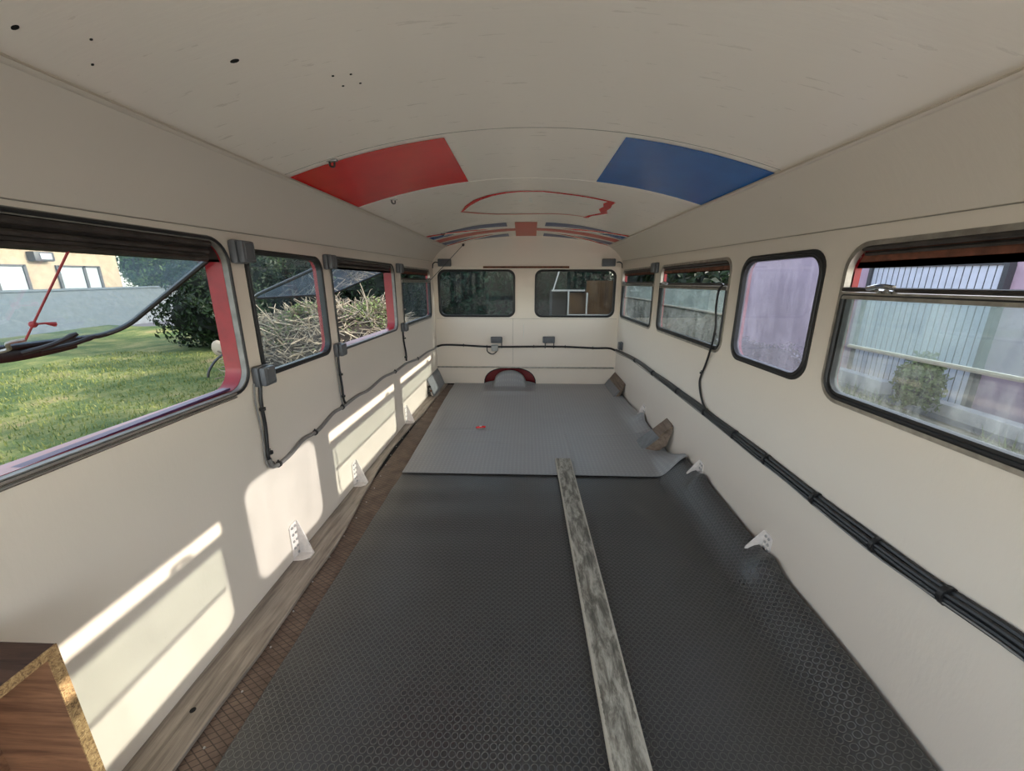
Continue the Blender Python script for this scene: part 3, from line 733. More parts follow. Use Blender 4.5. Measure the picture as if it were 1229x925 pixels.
bracket(1, 1.68, .10, .085, 'white bolted bracket nearest the viewer on the right wall', 3, .12, False)
bracket(1, 2.42, .10, .08, 'white bolted bracket beside the mats\' joint on the right wall', 3, .125, False)
bracket(1, 3.70, .13, .07, 'thin white bracket between the two wooden covers on the right wall', 3, .06, False)

# ---------------------------------------------------------------- wedge shaped wooden covers
def wedge(side, y0, y1, xf, zt, label, zf=.015, ytop=0, split=.55, endmat='brown_ply', upmat='brown_ply'):
    s = side; xw = s*1.146; t = thing('wooden_cover', (s*xf, (y0+y1)/2, 0), label, 'wooden cover')
    A0, A1 = Vector((s*xf, y0, zf)), Vector((s*xf, y1, zf)); B0, B1 = Vector((xw, y0+ytop, zt)), Vector((xw, y1+ytop, zt-.01))
    def L(u, v): return (A0.lerp(A1, v)).lerp(B0.lerp(B1, v), u)
    nrm = (A1-A0).cross(B0-A0).normalized(); nrm = nrm if nrm.z > 0 else -nrm
    bm = NB(); prism(bm, [L(split, 0), L(split, 1), L(1, 1), L(.97, .4), L(.93, 0)], -nrm*.014); finish('plank', bm, M[upmat], t, smooth=False)
    bm = NB(); prism(bm, [L(0, 0)+nrm*.003, L(0, 1)+nrm*.003, L(split, 1)+nrm*.003, L(split, 0)+nrm*.003], -nrm*.018); finish('rubber_facing', bm, M['mat_plain'], t, smooth=False)
    # curved end board facing the viewer
    e = [L(0, 0)-nrm*.014]+[L(u, 0)-nrm*.014 for u in (.3, .6, .93)]
    dn = Vector((s*.07, 0, 0)); q0 = L(.93, 0); 
    e += [q0+Vector((-s*.004, 0, -zt*.30)), q0+Vector((-s*.03, 0, -zt*.58)), Vector((s*(xf+(1.146-xf)*.62), y0+ytop*.5, zf+zt*.07)), Vector((s*(xf+(1.146-xf)*.35), y0+ytop*.3, zf+.002))]
    bm = NB(); prism(bm, e, (0, .012, 0)); finish('end_board', bm, M[endmat], t, smooth=False)
    return t
wedge(1, 3.03, 3.20, .955, .285, 'grey and brown wooden wedge cover nearer the viewer on the right', .02, -.12, .52)
wedge(1, 4.46, 5.02, 1.02, .20, 'grey and brown wooden wedge cover in the far right corner', .02, 0, .48)
tw = wedge(-1, 4.44, 5.02, 1.065, .235, 'grey wedge cover with torn cream end in the far left corner', .02, 0, .85, 'cream', 'mat_plain')
for k, (x, z, r, m) in enumerate(((-1.12, .135, .016, 'black'), (-1.105, .085, .014, 'rust'), (-1.125, .06, .016, 'black'))):
    bm = NB(); tube(bm, [(x, 4.437, z), (x, 4.445, z)], r, 8); finish('hole', bm, M[m], tw)
bm = NB()
for k in range(5): tube(bm, smooth_path([(-1.143, 4.43, .10-.012*k), (-1.12+.006*k, 4.40, .12-.02*k), (-1.11, 4.40-.006*k, .075), (-1.13, 4.41, .03)], 4), .0035, 5)
finish('wires', bm, M['cable'], tw)

# ---------------------------------------------------------------- grey electrical boxes
def jbox(pt, a, b, wd, ht, dp, label, mat='box_grey', lid=True):
    t = thing('junction_box', pt(a, b, 0), label, 'electrical box', 'grey electrical boxes')
    bm = NB(); p, q = pt(a-wd/2, b-ht/2, -dp*.55), pt(a+wd/2, b+ht/2, 0.0); box(bm, p, q, min(wd, ht)*.16); finish('back_box', bm, M[mat], t)
    bm = NB(); p, q = pt(a-wd*.46, b-ht*.46, -dp), pt(a+wd*.46, b+ht*.46, -dp*.57); box(bm, p, q, min(wd, ht)*.13); finish('cover', bm, M[mat], t)
    bm = NB(); L = rrect(a-wd*.32, a+wd*.32, b-ht*.34, b+ht*.34, min(wd, ht)*.1, 4); tube(bm, loop3(L, pt, -dp-.0005), .0018, 5, closed=True); finish('rim', bm, M[mat], t)
    return t
jbox(LP, 1.615, 1.478, .080, .090, .060, 'grey electrical box at the top of the first pillar, left wall')
jbox(LP, 1.620, .975, .085, .088, .060, 'grey electrical box low on the first pillar, above the black drop cable')
jbox(LP, 2.345, 1.462, .075, .085, .055, 'grey electrical box at the top of the second pillar, left wall')
jbox(LP, 2.345, .955, .075, .080, .055, 'grey electrical box low on the second pillar, left wall')
jbox(LP, 3.64, 1.448, .075, .085, .055, 'grey electrical box at the top of the third pillar, left wall')
jbox(LP, 3.66, .925, .075, .080, .055, 'grey electrical box low on the third pillar, left wall')
jbox(back_pt, -1.00, 1.535, .165, .090, .05, 'grey electrical box above the left rear window')
jbox(back_pt, .985, 1.535, .165, .090, .05, 'grey electrical box above the right rear window')
jbox(back_pt, -.375, .595, .150, .080, .06, 'grey electrical box on the cable below the left rear window')
jbox(back_pt, -.400, .490, .090, .085, .045, 'pale grey square box directly under a darker box on rear wall', 'box_pale')
jbox(back_pt, .290, .600, .155, .085, .06, 'grey electrical box on the cable below the right rear window')
jbox(RP, 4.75, .575, .09, .10, .045, 'grey electrical box on the right wall at the rear corner')
jbox(RP, 3.68, 1.452, .08, .090, .055, 'grey electrical box between the two far windows, right wall')

# ---------------------------------------------------------------- cables
def cable(name, pts, r, mat, label, k=6, parts=(), group=None, extra=None):
    o = finish(name, tube(NB(), smooth_path(pts, k), r, 8), M[mat]); tag(o, label, 'cable', group)
    return o
def tie(parent, p, ax, r, mat='rubber', name='cable_tie'):
    p = Vector(p); ax = Vector(ax).normalized(); bm = NB(); tube(bm, [p-ax*.006, p+ax*.006], r, 10); tube(bm, [p+Vector((0, 0, r)), p+Vector((0, 0, r+.006))], .004, 6)
    return finish(name, bm, M[mat], parent)
def wobble(y, f=3.0, a=.006, s=0): return a*noise.noise(Vector((y*f, s, 2.2)))
LW, RWx = -1.141, 1.141
c = cable('drop_cable', [(LW, 1.615, .94), (LW, 1.60, .86), (LW, 1.60, .75), (LW, 1.59, .66), (LW, 1.585, .60), (LW, 1.61, .565)], .0075, 'cable', 'black cable dropping from the nearest low box on the left wall')
for z in (.83, .625): tie(c, (LW+.002, 1.598, z), (0, 0, 1), .013)
cable('thin_cable', [(LW, 1.575, .95), (LW, 1.565, .86), (LW, 1.572, .72), (LW, 1.563, .62), (LW, 1.575, .57), (LW, 1.60, .552)], .0038, 'grey_cable', 'thin grey cable beside the nearest black drop cable, left wall')
loomL = [(LW, 1.585, .60), (LW, 1.60, .56), (LW, 1.645, .545), (LW, 1.74, .55), (LW, 1.86, .575), (LW, 1.98, .565), (LW, 2.05, .57), (LW, 2.2, .60), (LW, 2.32, .595), (LW, 2.55, .60), (LW, 2.75, .585), (LW, 3.05, .60), (LW, 3.35, .575), (LW, 3.7, .575), (LW, 4.1, .535), (LW, 4.5, .53), (LW, 4.85, .505), (LW, 5.0, .505)]
c = cable('wall_cable', loomL, .0105, 'grey_cable', 'grey brown cable run rising and falling along the left wall')
for i in (2, 5, 8, 12, 14): tie(c, loomL[i], Vector(loomL[min(i+1, 17)])-Vector(loomL[i-1]), .015)
c = cable('drop_cable', [(LW, 2.345, .93), (LW, 2.34, .84), (LW, 2.35, .72), (LW, 2.35, .64), (LW, 2.37, .605)], .007, 'cable', 'black cable dropping from the middle low box on the left wall')
for z in (.80, .66): tie(c, (LW+.002, 2.347, z), (0, 0, 1), .012)
cable('thin_cable', [(LW, 2.305, .93), (LW, 2.31, .80), (LW, 2.315, .68), (LW, 2.33, .60)], .0036, 'grey_cable', 'thin grey cable beside the middle black drop cable, left wall')
c = cable('drop_cable', [(LW, 3.66, .90), (LW, 3.66, .80), (LW, 3.70, .68), (LW, 3.70, .60)], .008, 'cable', 'black cable dropping from the furthest low box on the left wall')
for z in (.82, .64): tie(c, (LW+.002, 3.68, z), (0, 0, 1), .014)
yb_ = 5.041
lb = [(-1.14, 5.03, .505), (-1.05, yb_, .525), (-.8, yb_, .52), (-.5, yb_, .505), (-.25, yb_, .505), (.1, yb_, .51), (.5, yb_, .51), (.85, yb_, .495), (1.05, yb_, .495), (1.13, 5.03, .47)]
c = cable('wall_cable', lb, .0125, 'cable', 'black cable run across the rear wall under the windows')
for i in (2, 3, 5, 6, 7): tie(c, lb[i], (1, 0, 0), .016)
cable('thin_cable', [(-.50, yb_-.006, .50), (-.49, yb_-.008, .44), (-.43, yb_-.008, .41), (-.38, yb_-.008, .44), (-.385, yb_-.008, .46)], .006, 'cable', 'short black loop hanging under the pale box on the rear wall')
for (x, s) in ((-.31, 'left'), (.245, 'a'), (.355, 'b')):
    lab = {'left': 'short vertical black cable below the left box, rear wall', 'a': 'left short vertical cable under the right box, rear wall', 'b': 'right short vertical cable under the right box, rear wall'}[s]
    cable('thin_cable', [(x, yb_-.004, .575), (x, yb_-.006, .53), (x, yb_, .49)], .006, 'cable', lab, 3)
for s in (-1, 1):
    cable('thin_cable', [(s*1.075, yb_-.01, 1.535), (s*1.11, yb_-.015, 1.54), (s*1.135, yb_-.03, 1.52), (s*1.138, yb_-.05, 1.47)], .006, 'cable', 'short black tail on the box above the %s rear window' % ('left' if s < 0 else 'right'))
# the right-hand bundle: several cables bound together
yl = [5.02, 4.7, 4.3, 3.9, 3.5, 3.1, 2.8, 2.5, 2.3, 2.1, 1.8, 1.6, 1.4, 1.14, .95, .75, .5, .2, -.4, -.8, -1.25]
zl = [.475, .500, .53, .545, .548, .555, .555, .558, .553, .555, .553, .551, .548, .549, .558, .576, .57, .55, .56, .55, .55]
bt = thing('cable_bundle', (1.13, 1.0, .55), 'thick bundle of black cables tied along the right wall', 'cable')
rnd = random.Random(3)
for k, (dz, dx, r) in enumerate(((.016, 0, .0095), (.000, 0, .0090), (-.015, 0, .0090), (.008, -.015, .0085), (-.008, -.014, .0080), (-.026, -.002, .0060))):
    if k in (3,): ys = yl
    else: ys = yl
    P = [(RWx+dx*lerp([(-3, 1), (2, 1), (3, .6), (5, .4)], y), y, z+dz*lerp([(-3, 1), (1.5, 1), (3, .75), (5, .45)], y)+.006*noise.noise(Vector((y*3, k*3.3, 0)))) for y, z in zip(ys, zl)]
    finish('cable', tube(NB(), smooth_path(P, 5), r, 8), M['cable'], bt)
finish('cable', tube(NB(), smooth_path([(RWx-.018, y, z-.020+.004*math.sin(y*9)) for y, z in zip(yl, zl)], 5), .003, 6), M['grey_cable'], bt)
for y in (.92, 1.14, 1.42, 1.75, 2.05, 2.42, 2.9, 3.5, 4.1):
    z = lerp(sorted(zip(yl, zl)), y); k = lerp([(0, 1), (2, .95), (5, .6)], y)
    bm = NB(); tube(bm, [(RWx-.005, y-.007, z), (RWx-.005, y+.007, z)], .026*k, 12, r2=.030*k); finish('cable_tie', bm, M['rubber'], bt)
c = cable('hanging_cable', [(1.13, 2.40, 1.34), (1.118, 2.42, 1.30), (1.125, 2.44, 1.2), (1.132, 2.43, 1.10), (1.132, 2.44, 1.0), (1.138, 2.50, .86), (1.14, 2.555, .76), (1.14, 2.56, .70), (1.138, 2.50, .62), (1.132, 2.40, .575), (1.13, 2.25, .558)], .0065, 'cable', 'thin black cable hanging from the window rail down to the bundle, right wall')
for z, y in ((1.05, 2.435), (.78, 2.55)): tie(c, (1.137, y, z), (0, 0, 1), .010)
# string from corner
t = thing('pull_cord', (-.756, 5.02, 1.719), 'thin dark cord stretched across the far left corner near the ceiling', 'cord')
bm = NB(); tube(bm, [(-.756, 4.98, 1.735), (-1.13, 4.80, 1.33)], .0035, 5); finish('cord', bm, M['cable'], t)
bm = NB(); bmesh.ops.create_uvsphere(bm, u_segments=8, v_segments=6, radius=.016, matrix=Matrix.Translation((-.756, 4.985, 1.735))); tube(bm, [(-.756, 4.985, 1.735), (-.756, 5.04, 1.75)], .006, 6); finish('anchor', bm, M['cable'], t)

# ---------------------------------------------------------------- handle and cord on the open light of the near left window
e_ = HP(1.27, HH, 0)
t = thing('window_handle', e_, 'dark brown lever handle with two prongs on the open window pane', 'handle')
bm = NB(); P = [HP(1.03, HH+.000, -.014), HP(1.10, HH+.016, -.016), HP(1.20, HH+.020, -.018), HP(1.30, HH+.014, -.014), HP(1.37, HH+.004, -.010)]
tube(bm, smooth_path(P, 4), [.006]+[.013]*15+[.007], 10, r2=.020); finish('grip', bm, M['leather'], t)
for k, (a, b) in enumerate((((1.20, -.004), (1.305, -.10)), ((1.25, -.002), (1.385, -.065)))):
    bm = NB(); tube(bm, smooth_path([HP(a[0], HH+a[1], -.026), HP((a[0]+b[0])/2, HH+(a[1]+b[1])/2, -.034), HP(b[0], HH+b[1], -.028)], 4), [.008]*7+[.010, .006], 8); finish('prong', bm, M['rubber'], t)
bm = NB(); tube(bm, smooth_path([HP(1.12, HH-.004, -.012), HP(1.14, HH-.05, -.03), HP(1.12, HH-.09, -.03), HP(1.15, HH-.11, -.035)], 4), .006, 6); finish('hook', bm, M['alu'], t)
hk = HP(1.15, HH-.11, -.035); topc = Vector((-1.168, 1.03, 1.45))
t = thing('tie_cord', hk, 'thin red knotted cord holding the open window pane', 'cord')
bm = NB(); tube(bm, [hk, hk.lerp(topc, .2), topc], .003, 6); finish('cord', bm, M['string'], t)
kn = hk.lerp(topc, .2)
bm = NB(); bmesh.ops.create_uvsphere(bm, u_segments=8, v_segments=6, radius=.010, matrix=Matrix.Translation(kn)); tube(bm, [kn, kn+Vector((-.0, .03, .0)), kn+Vector((0, .055, -.006))], [.003, .003, .008], 6); finish('knot', bm, M['string'], t)

# ---------------------------------------------------------------- wooden crate in the near left corner
t = thing('wooden_crate', (-1.03, .45, 0), 'open plywood crate with pale strand-board edges in the near left corner', 'crate')
X1, YF, ZT, TH = -.945, .605, .672, .020
bm = NB(); box(bm, (-1.145, .05, ZT-TH), (X1-.002, YF, ZT), .002); finish('top_board', bm, M['crate_out'], t)
bm = NB(); box(bm, (-1.145, YF-TH, .02), (X1-.002, YF-.0005, ZT-TH), .002); finish('side_board', bm, M['crate_in'], t)
bm = NB(); box(bm, (-1.147, .05, .02), (-1.135, YF-TH, ZT-TH)); finish('back_board', bm, M['crate_in'], t, smooth=False)
bm = NB(); box(bm, (-1.145, .05, .02), (X1-.002, YF-TH, .04), .002); finish('bottom_board', bm, M['crate_in'], t)
bm = NB(); box(bm, (X1-.002, .05, ZT-TH), (X1+.001, YF, ZT)); box(bm, (X1-.002, YF-TH, .02), (X1+.001, YF, ZT-TH)); finish('strand_edge', bm, M['osb'], t, smooth=False)

# ================================================================= outside
G = -1.0
bm = NB()
def gplane(name, x0, x1, y0, y1, z, mat, nx=2, ny=2, amp=0):
    bm = NB(); g = [[bm.verts.new((x0+(x1-x0)*i/nx, y0+(y1-y0)*j/ny, z+(amp*noise.noise(Vector((x0+(x1-x0)*i/nx, y0+(y1-y0)*j/ny, 0))*.5) if amp else 0))) for i in range(nx+1)] for j in range(ny+1)]
    for j in range(ny):
        for i in range(nx): bm.faces.new((g[j][i], g[j][i+1], g[j+1][i+1], g[j+1][i]))
    return struct(finish(name, bm, M[mat]))
gplane('ground_lawn', -24, -1.0, -12, 19, G, 'lawn', 60, 80, .08)
gplane('ground_rear', -1.0, 5, -12, 40, G-.01, 'verge', 10, 30, .02)
gplane('ground_verge', 1.0, 60, -30, 60, G-.03, 'verge', 30, 40, .03)
gplane('ground_far', -80, -1, -40, 90, G-.12, 'asphalt', 4, 4)
gplane('ground_bounce_front', -14, 5.7, -30, -1.6, G+.02, 'bounce_pale', 6, 6)  # unseen, added to throw light through the front openings onto the ceiling
gplane('ground_bounce_side', 1.3, 5.75, -1.6, 1.6, G+.0, 'bounce_pale', 4, 4)  # unseen pale patch added to bounce sun up through the right windows
# bus underside so no light comes up from below
# grass blades as stuff
bm = NB(); rg = random.Random(11)
for k in range(26000):
    u = rg.random(); x = -2.2-u**1.4*11; y = 1.2+rg.random()*11
    if abs(x)*1.15 < y*.55: continue
    z = G+.08*noise.noise(Vector((x, y, 0))*.5); h = .035+.05*rg.random(); a = rg.random()*PI; wd = .006+.004*rg.random()*(1+abs(x)/6)
    dx, dy = math.cos(a)*wd, math.sin(a)*wd; lx, ly = rg.uniform(-.03, .03), rg.uniform(-.03, .03)
    v = [bm.verts.new((x-dx, y-dy, z)), bm.verts.new((x+dx, y+dy, z)), bm.verts.new((x+lx, y+ly, z+h))]; bm.faces.new(v)
o = finish('grass', bm, M['blade'], smooth=False); tag(o, 'short patchy grass of the lawn outside the left windows', 'grass', kind='stuff')

def leaf_cloud(bm, fn, n, size, rg, asp=.5, up=0):
    for k in range(n):
        p, nr = fn(rg); s = size*(.6+.8*rg.random())
        d = (nr+Vector((rg.uniform(-1, 1), rg.uniform(-1, 1), rg.uniform(-1, 1)))*.9).normalized(); t = d.orthogonal().normalized()
        t = (Matrix.Rotation(rg.random()*6.28, 3, d) @ t); b = d.cross(t)
        v = [bm.verts.new(p), bm.verts.new(p+t*s*.5+b*s*asp*.5+d*s*.1), bm.verts.new(p+t*s), bm.verts.new(p+t*s*.5-b*s*asp*.5+d*s*.1)]
        bm.faces.new(v)
def blob_fn(c, r, seed=0, lump=.25):
    c = Vector(c); r = Vector(r)
    def f(rg):
        d = Vector((rg.gauss(0, 1), rg.gauss(0, 1), rg.gauss(0, 1))).normalized()
        k = 1+lump*noise.noise(d*2.3+Vector((seed, 0, 0)))*2 - .18*rg.random()
        return c+Vector((d.x*r.x, d.y*r.y, d.z*r.z))*k, d
    return f
def bush(name, c, r, n, size, mat, label, cat, seed, trunk=None, core='core', group=None, lump=.25):
    t = thing(name, (c[0], c[1], G), label, cat, group); rg = random.Random(seed)
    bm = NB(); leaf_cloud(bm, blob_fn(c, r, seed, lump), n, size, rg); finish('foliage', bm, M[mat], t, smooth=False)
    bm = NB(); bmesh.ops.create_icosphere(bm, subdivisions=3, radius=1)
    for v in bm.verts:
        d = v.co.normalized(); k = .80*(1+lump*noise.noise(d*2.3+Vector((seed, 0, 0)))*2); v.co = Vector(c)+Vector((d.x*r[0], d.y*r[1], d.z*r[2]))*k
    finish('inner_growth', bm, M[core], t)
    if trunk:
        bm = NB(); tube(bm, [(c[0], c[1], G-.05), (c[0]+.1, c[1], (G+c[2])/2), (c[0], c[1], c[2])], [trunk, trunk*.8, trunk*.5], 8); finish('trunk', bm, M['bark'], t)
    return t
bush('laurel_bush', (-10.2, 13.8, .55), (2.0, 2.0, 1.75), 9000, .16, 'leaf_dark', 'large dark laurel bush at the far edge of the lawn', 'bush', 4)
# evergreen hedge and stone wall behind the brush pile
for k, (x, y, rx, ry, rz, lab) in enumerate(((-7.2, 15.2, 1.9, 1.6, 2.0, 'dark hedge bush seen through the second left window'), (-5.0, 15.0, 1.9, 1.5, 2.2, 'dark hedge bush seen through the middle left window'),
        (-2.9, 14.6, 1.6, 1.4, 2.6, 'dark hedge bush seen through the far left window'), (-1.0, 11.5, 1.3, 1.1, 2.6, 'deep green conifer hedge behind the left rear window'), (1.3, 12.0, 1.2, 1.1, 2.5, 'dark conifer hedge behind the right rear window'),
        (2.35, 6.85, .75, 1.35, 2.3, 'dark hedge just outside the last right window'), (3.9, 10.5, .95, 1.5, 1.9, 'dark hedge outside the third right window'), (5.3, 14.0, 1.2, 1.8, 1.9, 'dark hedge at the end of the pink building'))):
    bush('hedge_bush', (x, y, .9), (rx, ry, rz), 6500, .15, 'leaf_conifer' if k in (3, 4) else 'leaf_dark', lab, 'bush', 20+k)
st = thing('stone_wall', (-5.0, 13.0, G), 'low rough dry stone wall in front of the dark hedge', 'wall'); rg = random.Random(5)
bm = NB()
for row in range(4):
    x = -8.8
    while x < -1.0:
        wd = .22+.25*rg.random(); box(bm, (x, 12.9+rg.uniform(-.04, .04), G-.1+row*.27), (x+wd-.015, 13.2, G-.1+row*.27+.26), .03); x += wd
finish('stones', bm, M['stone'], st)
# brushwood pile, in the sun beyond the end of the bus
pt_ = thing('brush_pile', (-4.25, 8.9, G), 'tangled sunlit heap of cut branches and leafy twigs on the lawn', 'brushwood')
rg = random.Random(9)
def ptop(x, y):
    u = ((x+4.25)/2.3)**2+((y-8.9)/1.7)**2
    return G+1.80*max(0, 1-u)**.45*(1+.18*noise.noise(Vector((x, y, 3))*1.3))
bm = NB(); g = []
for j in range(31):
    g.append([])
    for i in range(31):
        x = -6.7+4.9*i/30; y = 7.1+3.6*j/30; g[-1].append(bm.verts.new((x, y, ptop(x, y)-.12)))
for j in range(30):
    for i in range(30): bm.faces.new((g[j][i], g[j][i+1], g[j+1][i+1], g[j+1][i]))
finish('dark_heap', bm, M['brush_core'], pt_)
bm = NB()
for k in range(2200):
    while 1:
        x, y = rg.uniform(-6.5, -2.0), rg.uniform(7.15, 10.0)
        if ptop(x, y) > G+.35: break
    z = ptop(x, y)-.22*rg.random()**1.5; L = rg.uniform(.2, .95); a = rg.uniform(0, 6.28); el = rg.gauss(.08, .45)
    d = Vector((math.cos(a)*math.cos(el), math.sin(a)*math.cos(el), math.sin(el)))*L
    p = Vector((x, y, z)); m = p+d*.5+Vector((rg.uniform(-1, 1), rg.uniform(-1, 1), rg.uniform(-1, 1)))*.05
    r0 = .006+.013*rg.random()**2; tube(bm, [p-d*.5, m-d*.1, p+d*.5], [r0, r0*.8, r0*.35], 4)
o = finish('twigs', bm, M['twig'], pt_); o['kind'] = 'stuff'
for k, (p, q) in enumerate((((-4.9, 7.9, .15), (-5.5, 7.9, .95)), ((-4.7, 7.95, .2), (-5.9, 8.1, .60)), ((-4.0, 8.2, .5), (-4.4, 8.2, 1.25)), ((-3.7, 8.3, .5), (-4.1, 8.2, 1.15)), ((-3.3, 8.3, .5), (-3.4, 8.2, 1.35)), ((-3.0, 8.4, .4), (-2.6, 8.2, 1.0)))):
    bm = NB(); P, Q = Vector(p), Vector(q); m = P.lerp(Q, .5)+Vector((.06, 0, -.04)); tube(bm, smooth_path([P, m, Q], 4), [.018-.0015*i for i in range(9)], 6)
    tube(bm, [m, m+Vector((-.12, .05, .22))], [.010, .004], 5); finish('branch', bm, M['twig'], pt_)
def pfn(cx_, cy_, r):
    def f(rg):
        x, y = rg.gauss(cx_, r), rg.gauss(cy_, r); return Vector((x, y, max(ptop(x, y), G+.2)+rg.uniform(-.1, .10))), Vector((0, 0, 1))
    return f
bm = NB(); leaf_cloud(bm, pfn(-4.9, 8.2, .30), 900, .06, rg); leaf_cloud(bm, pfn(-3.3, 8.6, .30), 900, .06, rg); leaf_cloud(bm, pfn(-4.1, 8.5, .8), 400, .06, rg)
finish('leafy_twigs', bm, M['leaf_pale'], pt_, smooth=False)

# cream house on the far left with a tiled roof edge, long windows and a wall lamp
h = thing('house', (-22.6, 14, G), 'cream rendered house with clay tile eave seen through open window', 'building')
bm = NB(); box(bm, (-30, 2, G-.2), (-22.4, 22.0, 2.66)); finish('walls', bm, M['stucco_cream'], h, smooth=False)
bm = NB()
prism(bm, [(-30.3, 1.8, 2.66), (-22.1, 1.8, 2.66), (-22.1, 1.8, 2.80), (-26, 1.8, 4.0), (-30.3, 1.8, 2.8)], (0, 20.4, 0)); 
for k in range(82): tube(bm, [(-22.0, 1.9+k*.25, 2.76), (-23.2, 1.9+k*.25, 3.14)], .10, 6)
finish('roof', bm, M['tile'], h)
for k, (y0, y1) in enumerate(((19.0, 20.9), (14.8, 17.7), (10.3, 13.6))):
    bm = NB(); box(bm, (-22.42, y0, .75), (-22.36, y1, 1.78)); f = finish('window', bm, M['pane_white'], h, smooth=False)
    bm = NB()
    for q in (y0, y0+(y1-y0)*.62, y1): box(bm, (-22.38, q-.06, .7), (-22.30, q+.06, 1.84))
    box(bm, (-22.38, y0, 1.76), (-22.30, y1, 1.84)); box(bm, (-22.38, y0, .70), (-22.30, y1, .76)); finish('window_bars', bm, M['frame_dark'], f, smooth=False)
bm = NB(); box(bm, (-22.4, 17.95, 2.0), (-22.0, 18.75, 2.42), .06); wl_ = finish('wall_lamp', bm, M['frame_dark'], h)
bm = NB(); box(bm, (-21.99, 18.15, 2.08), (-21.96, 18.6, 2.34), .01); finish('lamp_glass', bm, M['pane_white'], wl_)
t = thing('garden_wall', (-20.6, 18, G), 'low pale concrete wall in front of the cream house', 'wall')
bm = NB(); box(bm, (-20.9, 2, G-.2), (-20.6, 23.5, .72)); finish('wall_body', bm, M['concrete'], t, smooth=False)
bm = NB(); box(bm, (-21.0, 2, .72), (-20.5, 23.6, .80), .02); finish('coping', bm, M['concrete'], t)
bm = NB(); bm2 = None
tag(finish('stone_block_wall', box(NB(), (-19.6, 23.6, G-.2), (-15.0, 24.0, .05), .03), M['stucco_cream']), 'short low tan wall beside the road beyond the lawn', 'wall')
for k, (x, y, z, r, lab) in enumerate(((-26.0, 30, 2.0, 2.6, 'green tree right of the cream house'), (-33, 37, 3.0, 3.4, 'green tree directly behind the cream house corner'), (-19.8, 34.5, 2.6, 3.2, 'green tree between cream house and laurel bush'), (-13.0, 34, 2.8, 3.2, 'green tree behind the dark laurel bush'), (-6.0, 34, 2.6, 3.2, 'green tree far behind the dark hedge'), (1.2, 34, 2.6, 3.3, 'green tree far behind the rear windows'))):
    bush('tree', (x, y, z), (r, r, r*1.2), 4200, .32, 'leaf_mid', lab, 'tree', 60+k, .2)
t = thing('bare_tree', (-19.4, 24.8, G), 'bare leaning dark tree trunk beyond the garden wall', 'tree')
bm = NB(); tube(bm, smooth_path([(-19.2, 24.8, G), (-19.5, 24.8, 1.2), (-19.9, 24.8, 2.6), (-20.2, 24.6, 5)], 4), [.28-.012*i for i in range(13)], 8); finish('trunk', bm, M['bark'], t)
bm = NB(); tube(bm, [(-18.6, 24.9, G), (-18.9, 24.9, 2.4), (-19.1, 24.9, 5)], .06, 6); tag(finish('street_pole', bm, M['concrete']), 'thin pale pole beside the leaning tree trunk', 'pole')
# bent hoop with round head at the lawn's near edge
t = thing('garden_hoop', (-7.5, 8.9, G), 'black bent hoop with a round speckled head on the lawn', 'garden ornament')
bm = NB(); tube(bm, smooth_path([(-7.55, 8.9, G-.02), (-7.5, 8.95, G+.22), (-7.35, 9.1, G+.48), (-7.1, 9.25, G+.62), (-6.85, 9.35, G+.60)], 5), .028, 8); finish('hoop', bm, M['rubber'], t)
bm = NB(); bmesh.ops.create_icosphere(bm, subdivisions=2, radius=.17, matrix=Matrix.Translation((-7.38, 9.2, G+.70)) @ Matrix.Diagonal((1, .35, 1.15, 1))); finish('round_head', bm, M['twig'], t)

# right-hand side: pink rendered building with a pale ribbed garage door, kerb wall, shrub, weeds
b = thing('pink_building', (8, 5, G), 'pink rendered building with ribbed pale garage door outside right windows', 'building')
bm = NB(); box(bm, (8.0, 2.0, G-.2), (14, 16.6, 3.4)); finish('walls', bm, M['stucco_pink'], b, smooth=False)
bm = NB(); box(bm, (7.93, 7.15, G), (8.02, 9.75, 1.56)); gd = finish('garage_door', bm, M['door_white'], b, smooth=False)
bm = NB()
for k in range(20): box(bm, (7.925, 7.15+k*.13, G), (7.935, 7.162+k*.13, 1.55))
o = finish('grooves', bm, M['frame_dark'], gd, smooth=False)
bm = NB(); box(bm, (7.88, 7.08, 1.56), (8.02, 9.83, 1.62)); box(bm, (7.88, 9.75, G), (8.02, 9.83, 1.56)); box(bm, (7.88, 7.07, G), (8.02, 7.15, 1.56)); finish('door_frame', bm, M['frame_dark'], b, smooth=False)
gplane('ground_drive', 7.0, 8.0, -14, 17, G+.01, 'asphalt', 4, 20)
t = thing('kerb_wall', (7.4, 9, G), 'low white kerb wall along the drive by the pink building', 'kerb')
bm = NB(); box(bm, (7.3, 8.15, G-.1), (7.55, 14, -.72), .02); finish('kerb', bm, M['kerb'], t); bm = NB(); box(bm, (7.3, 3.0, G-.1), (7.55, 7.85, -.78), .02); finish('kerb', bm, M['kerb'], t)
bush('shrub', (6.9, 7.0, -.42), (.28, .30, .46), 1800, .09, 'leaf_pale', 'green shrub between the two kerb lengths by the garage door', 'shrub', 71)
bush('shrub', (5.6, 9.9, -.75), (1.2, 1.2, .60), 3000, .09, 'leaf_dark', 'dark low shrubs beneath the pink wall outside the dusty window', 'shrub', 72)
rg = random.Random(12); bm = NB()
for k in range(9000):
    x = rg.uniform(1.8, 7.1); y = rg.uniform(.8, 10.5); z = G-.02
    if noise.noise(Vector((x, y, 0))*1.1) < -.05: continue
    hgt = rg.uniform(.05, .28); a = rg.random()*PI; wd = .006+.006*rg.random(); lx, ly = rg.uniform(-.08, .08), rg.uniform(-.08, .08)
    bm.faces.new([bm.verts.new((x-math.cos(a)*wd, y-math.sin(a)*wd, z)), bm.verts.new((x+math.cos(a)*wd, y+math.sin(a)*wd, z)), bm.verts.new((x+lx, y+ly, z+hgt))])
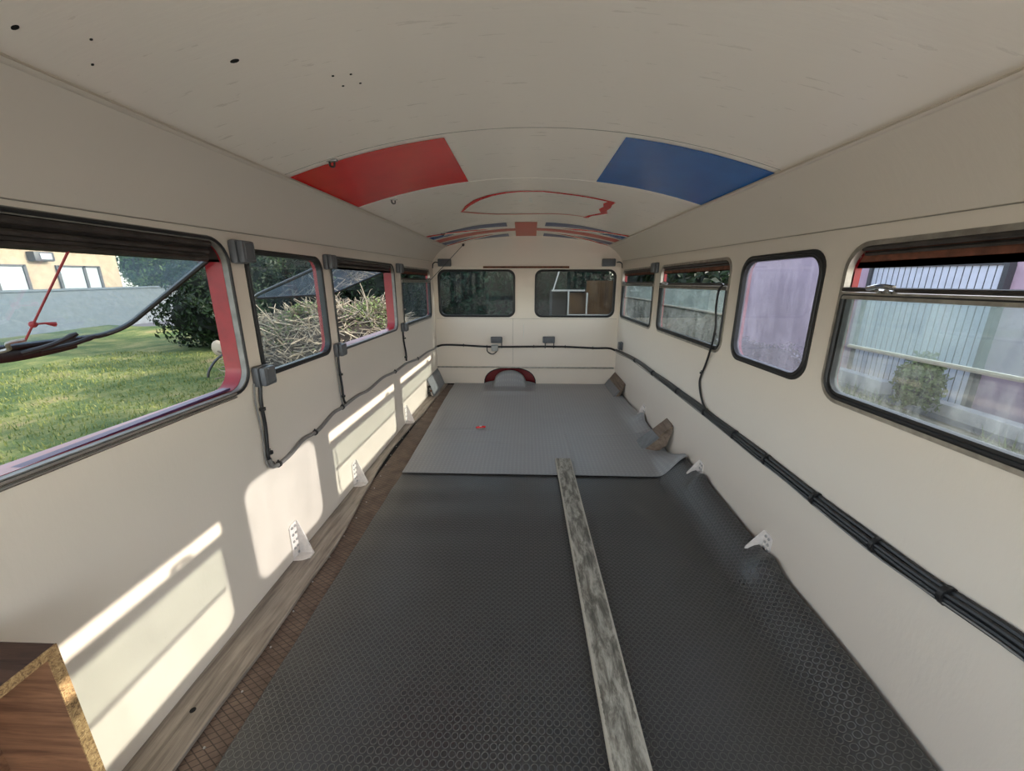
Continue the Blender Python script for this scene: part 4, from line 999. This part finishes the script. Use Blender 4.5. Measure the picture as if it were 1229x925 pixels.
o = finish('weeds', bm, M['leaf_pale'], smooth=False); tag(o, 'scattered yellow-green weeds on the stony verge outside the right windows', 'weeds', kind='stuff')

# open-sided timber box body seen through the right rear window
t = thing('timber_trailer', (1.05, 7.2, G), 'open plywood box trailer with pale frame behind the right rear window', 'trailer')
bm = NB(); box(bm, (.46, 7.7, G+.5), (1.6, 7.74, 1.12)); box(bm, (.44, 7.0, G+.5), (.47, 7.7, 1.12)); box(bm, (.46, 7.0, 1.10), (1.0, 7.7, 1.12)); finish('dark_inside', bm, M['dark_int'], t, smooth=False)
bm = NB(); box(bm, (.74, 7.10, .735), (1.60, 7.13, 1.13)); box(bm, (1.02, 7.0, .735), (1.62, 7.03, 1.30)); finish('plywood_panel', bm, M['shed_ply'], t, smooth=False)
bm = NB(); box(bm, (.43, 6.96, 1.125), (.99, 7.0, 1.150), .004); box(bm, (.705, 6.96, .72), (.73, 7.0, 1.125), .004); box(bm, (.71, 6.96, .715), (1.55, 7.0, .738), .004); box(bm, (1.02, 6.96, .735), (1.045, 7.0, 1.10), .004); finish('pale_frame', bm, M['white_metal'], t)
bm = NB(); box(bm, (.46, 6.98, G+.45), (1.6, 7.8, G+.55)); finish('chassis', bm, M['frame_dark'], t)
for s in (.7, 1.4):
    bm = NB(); tube(bm, [(s, 7.05, G+.28), (s, 7.25, G+.28)], .28, 20); finish('wheel', bm, M['rubber'], t)
tag(finish('leaning_pole', tube(NB(), [(.46, 7.05, 1.14), (.62, 7.3, 1.62)], .012, 6), M['white_metal']), 'thin pale pole leaning above the open trailer', 'pole')
t = thing('red_gate_post', (1.52, 6.5, G), 'red and pale slatted post beyond the right rear window', 'post')
bm = NB(); box(bm, (1.40, 6.45, G), (1.56, 6.52, 1.60)); finish('post', bm, M['red_paint'], t, smooth=False)
bm = NB(); box(bm, (1.405, 6.43, .80), (1.425, 6.45, 1.35)); box(bm, (1.50, 6.43, 1.0), (1.525, 6.45, 1.35)); finish('pale_slat', bm, M['pane_white'], t, smooth=False)
bm = NB(); box(bm, (1.39, 6.43, 1.36), (1.57, 6.45, 1.40)); box(bm, (1.39, 6.43, .93), (1.57, 6.45, .99)); finish('cross_bar', bm, M['rubber'], t, smooth=False)
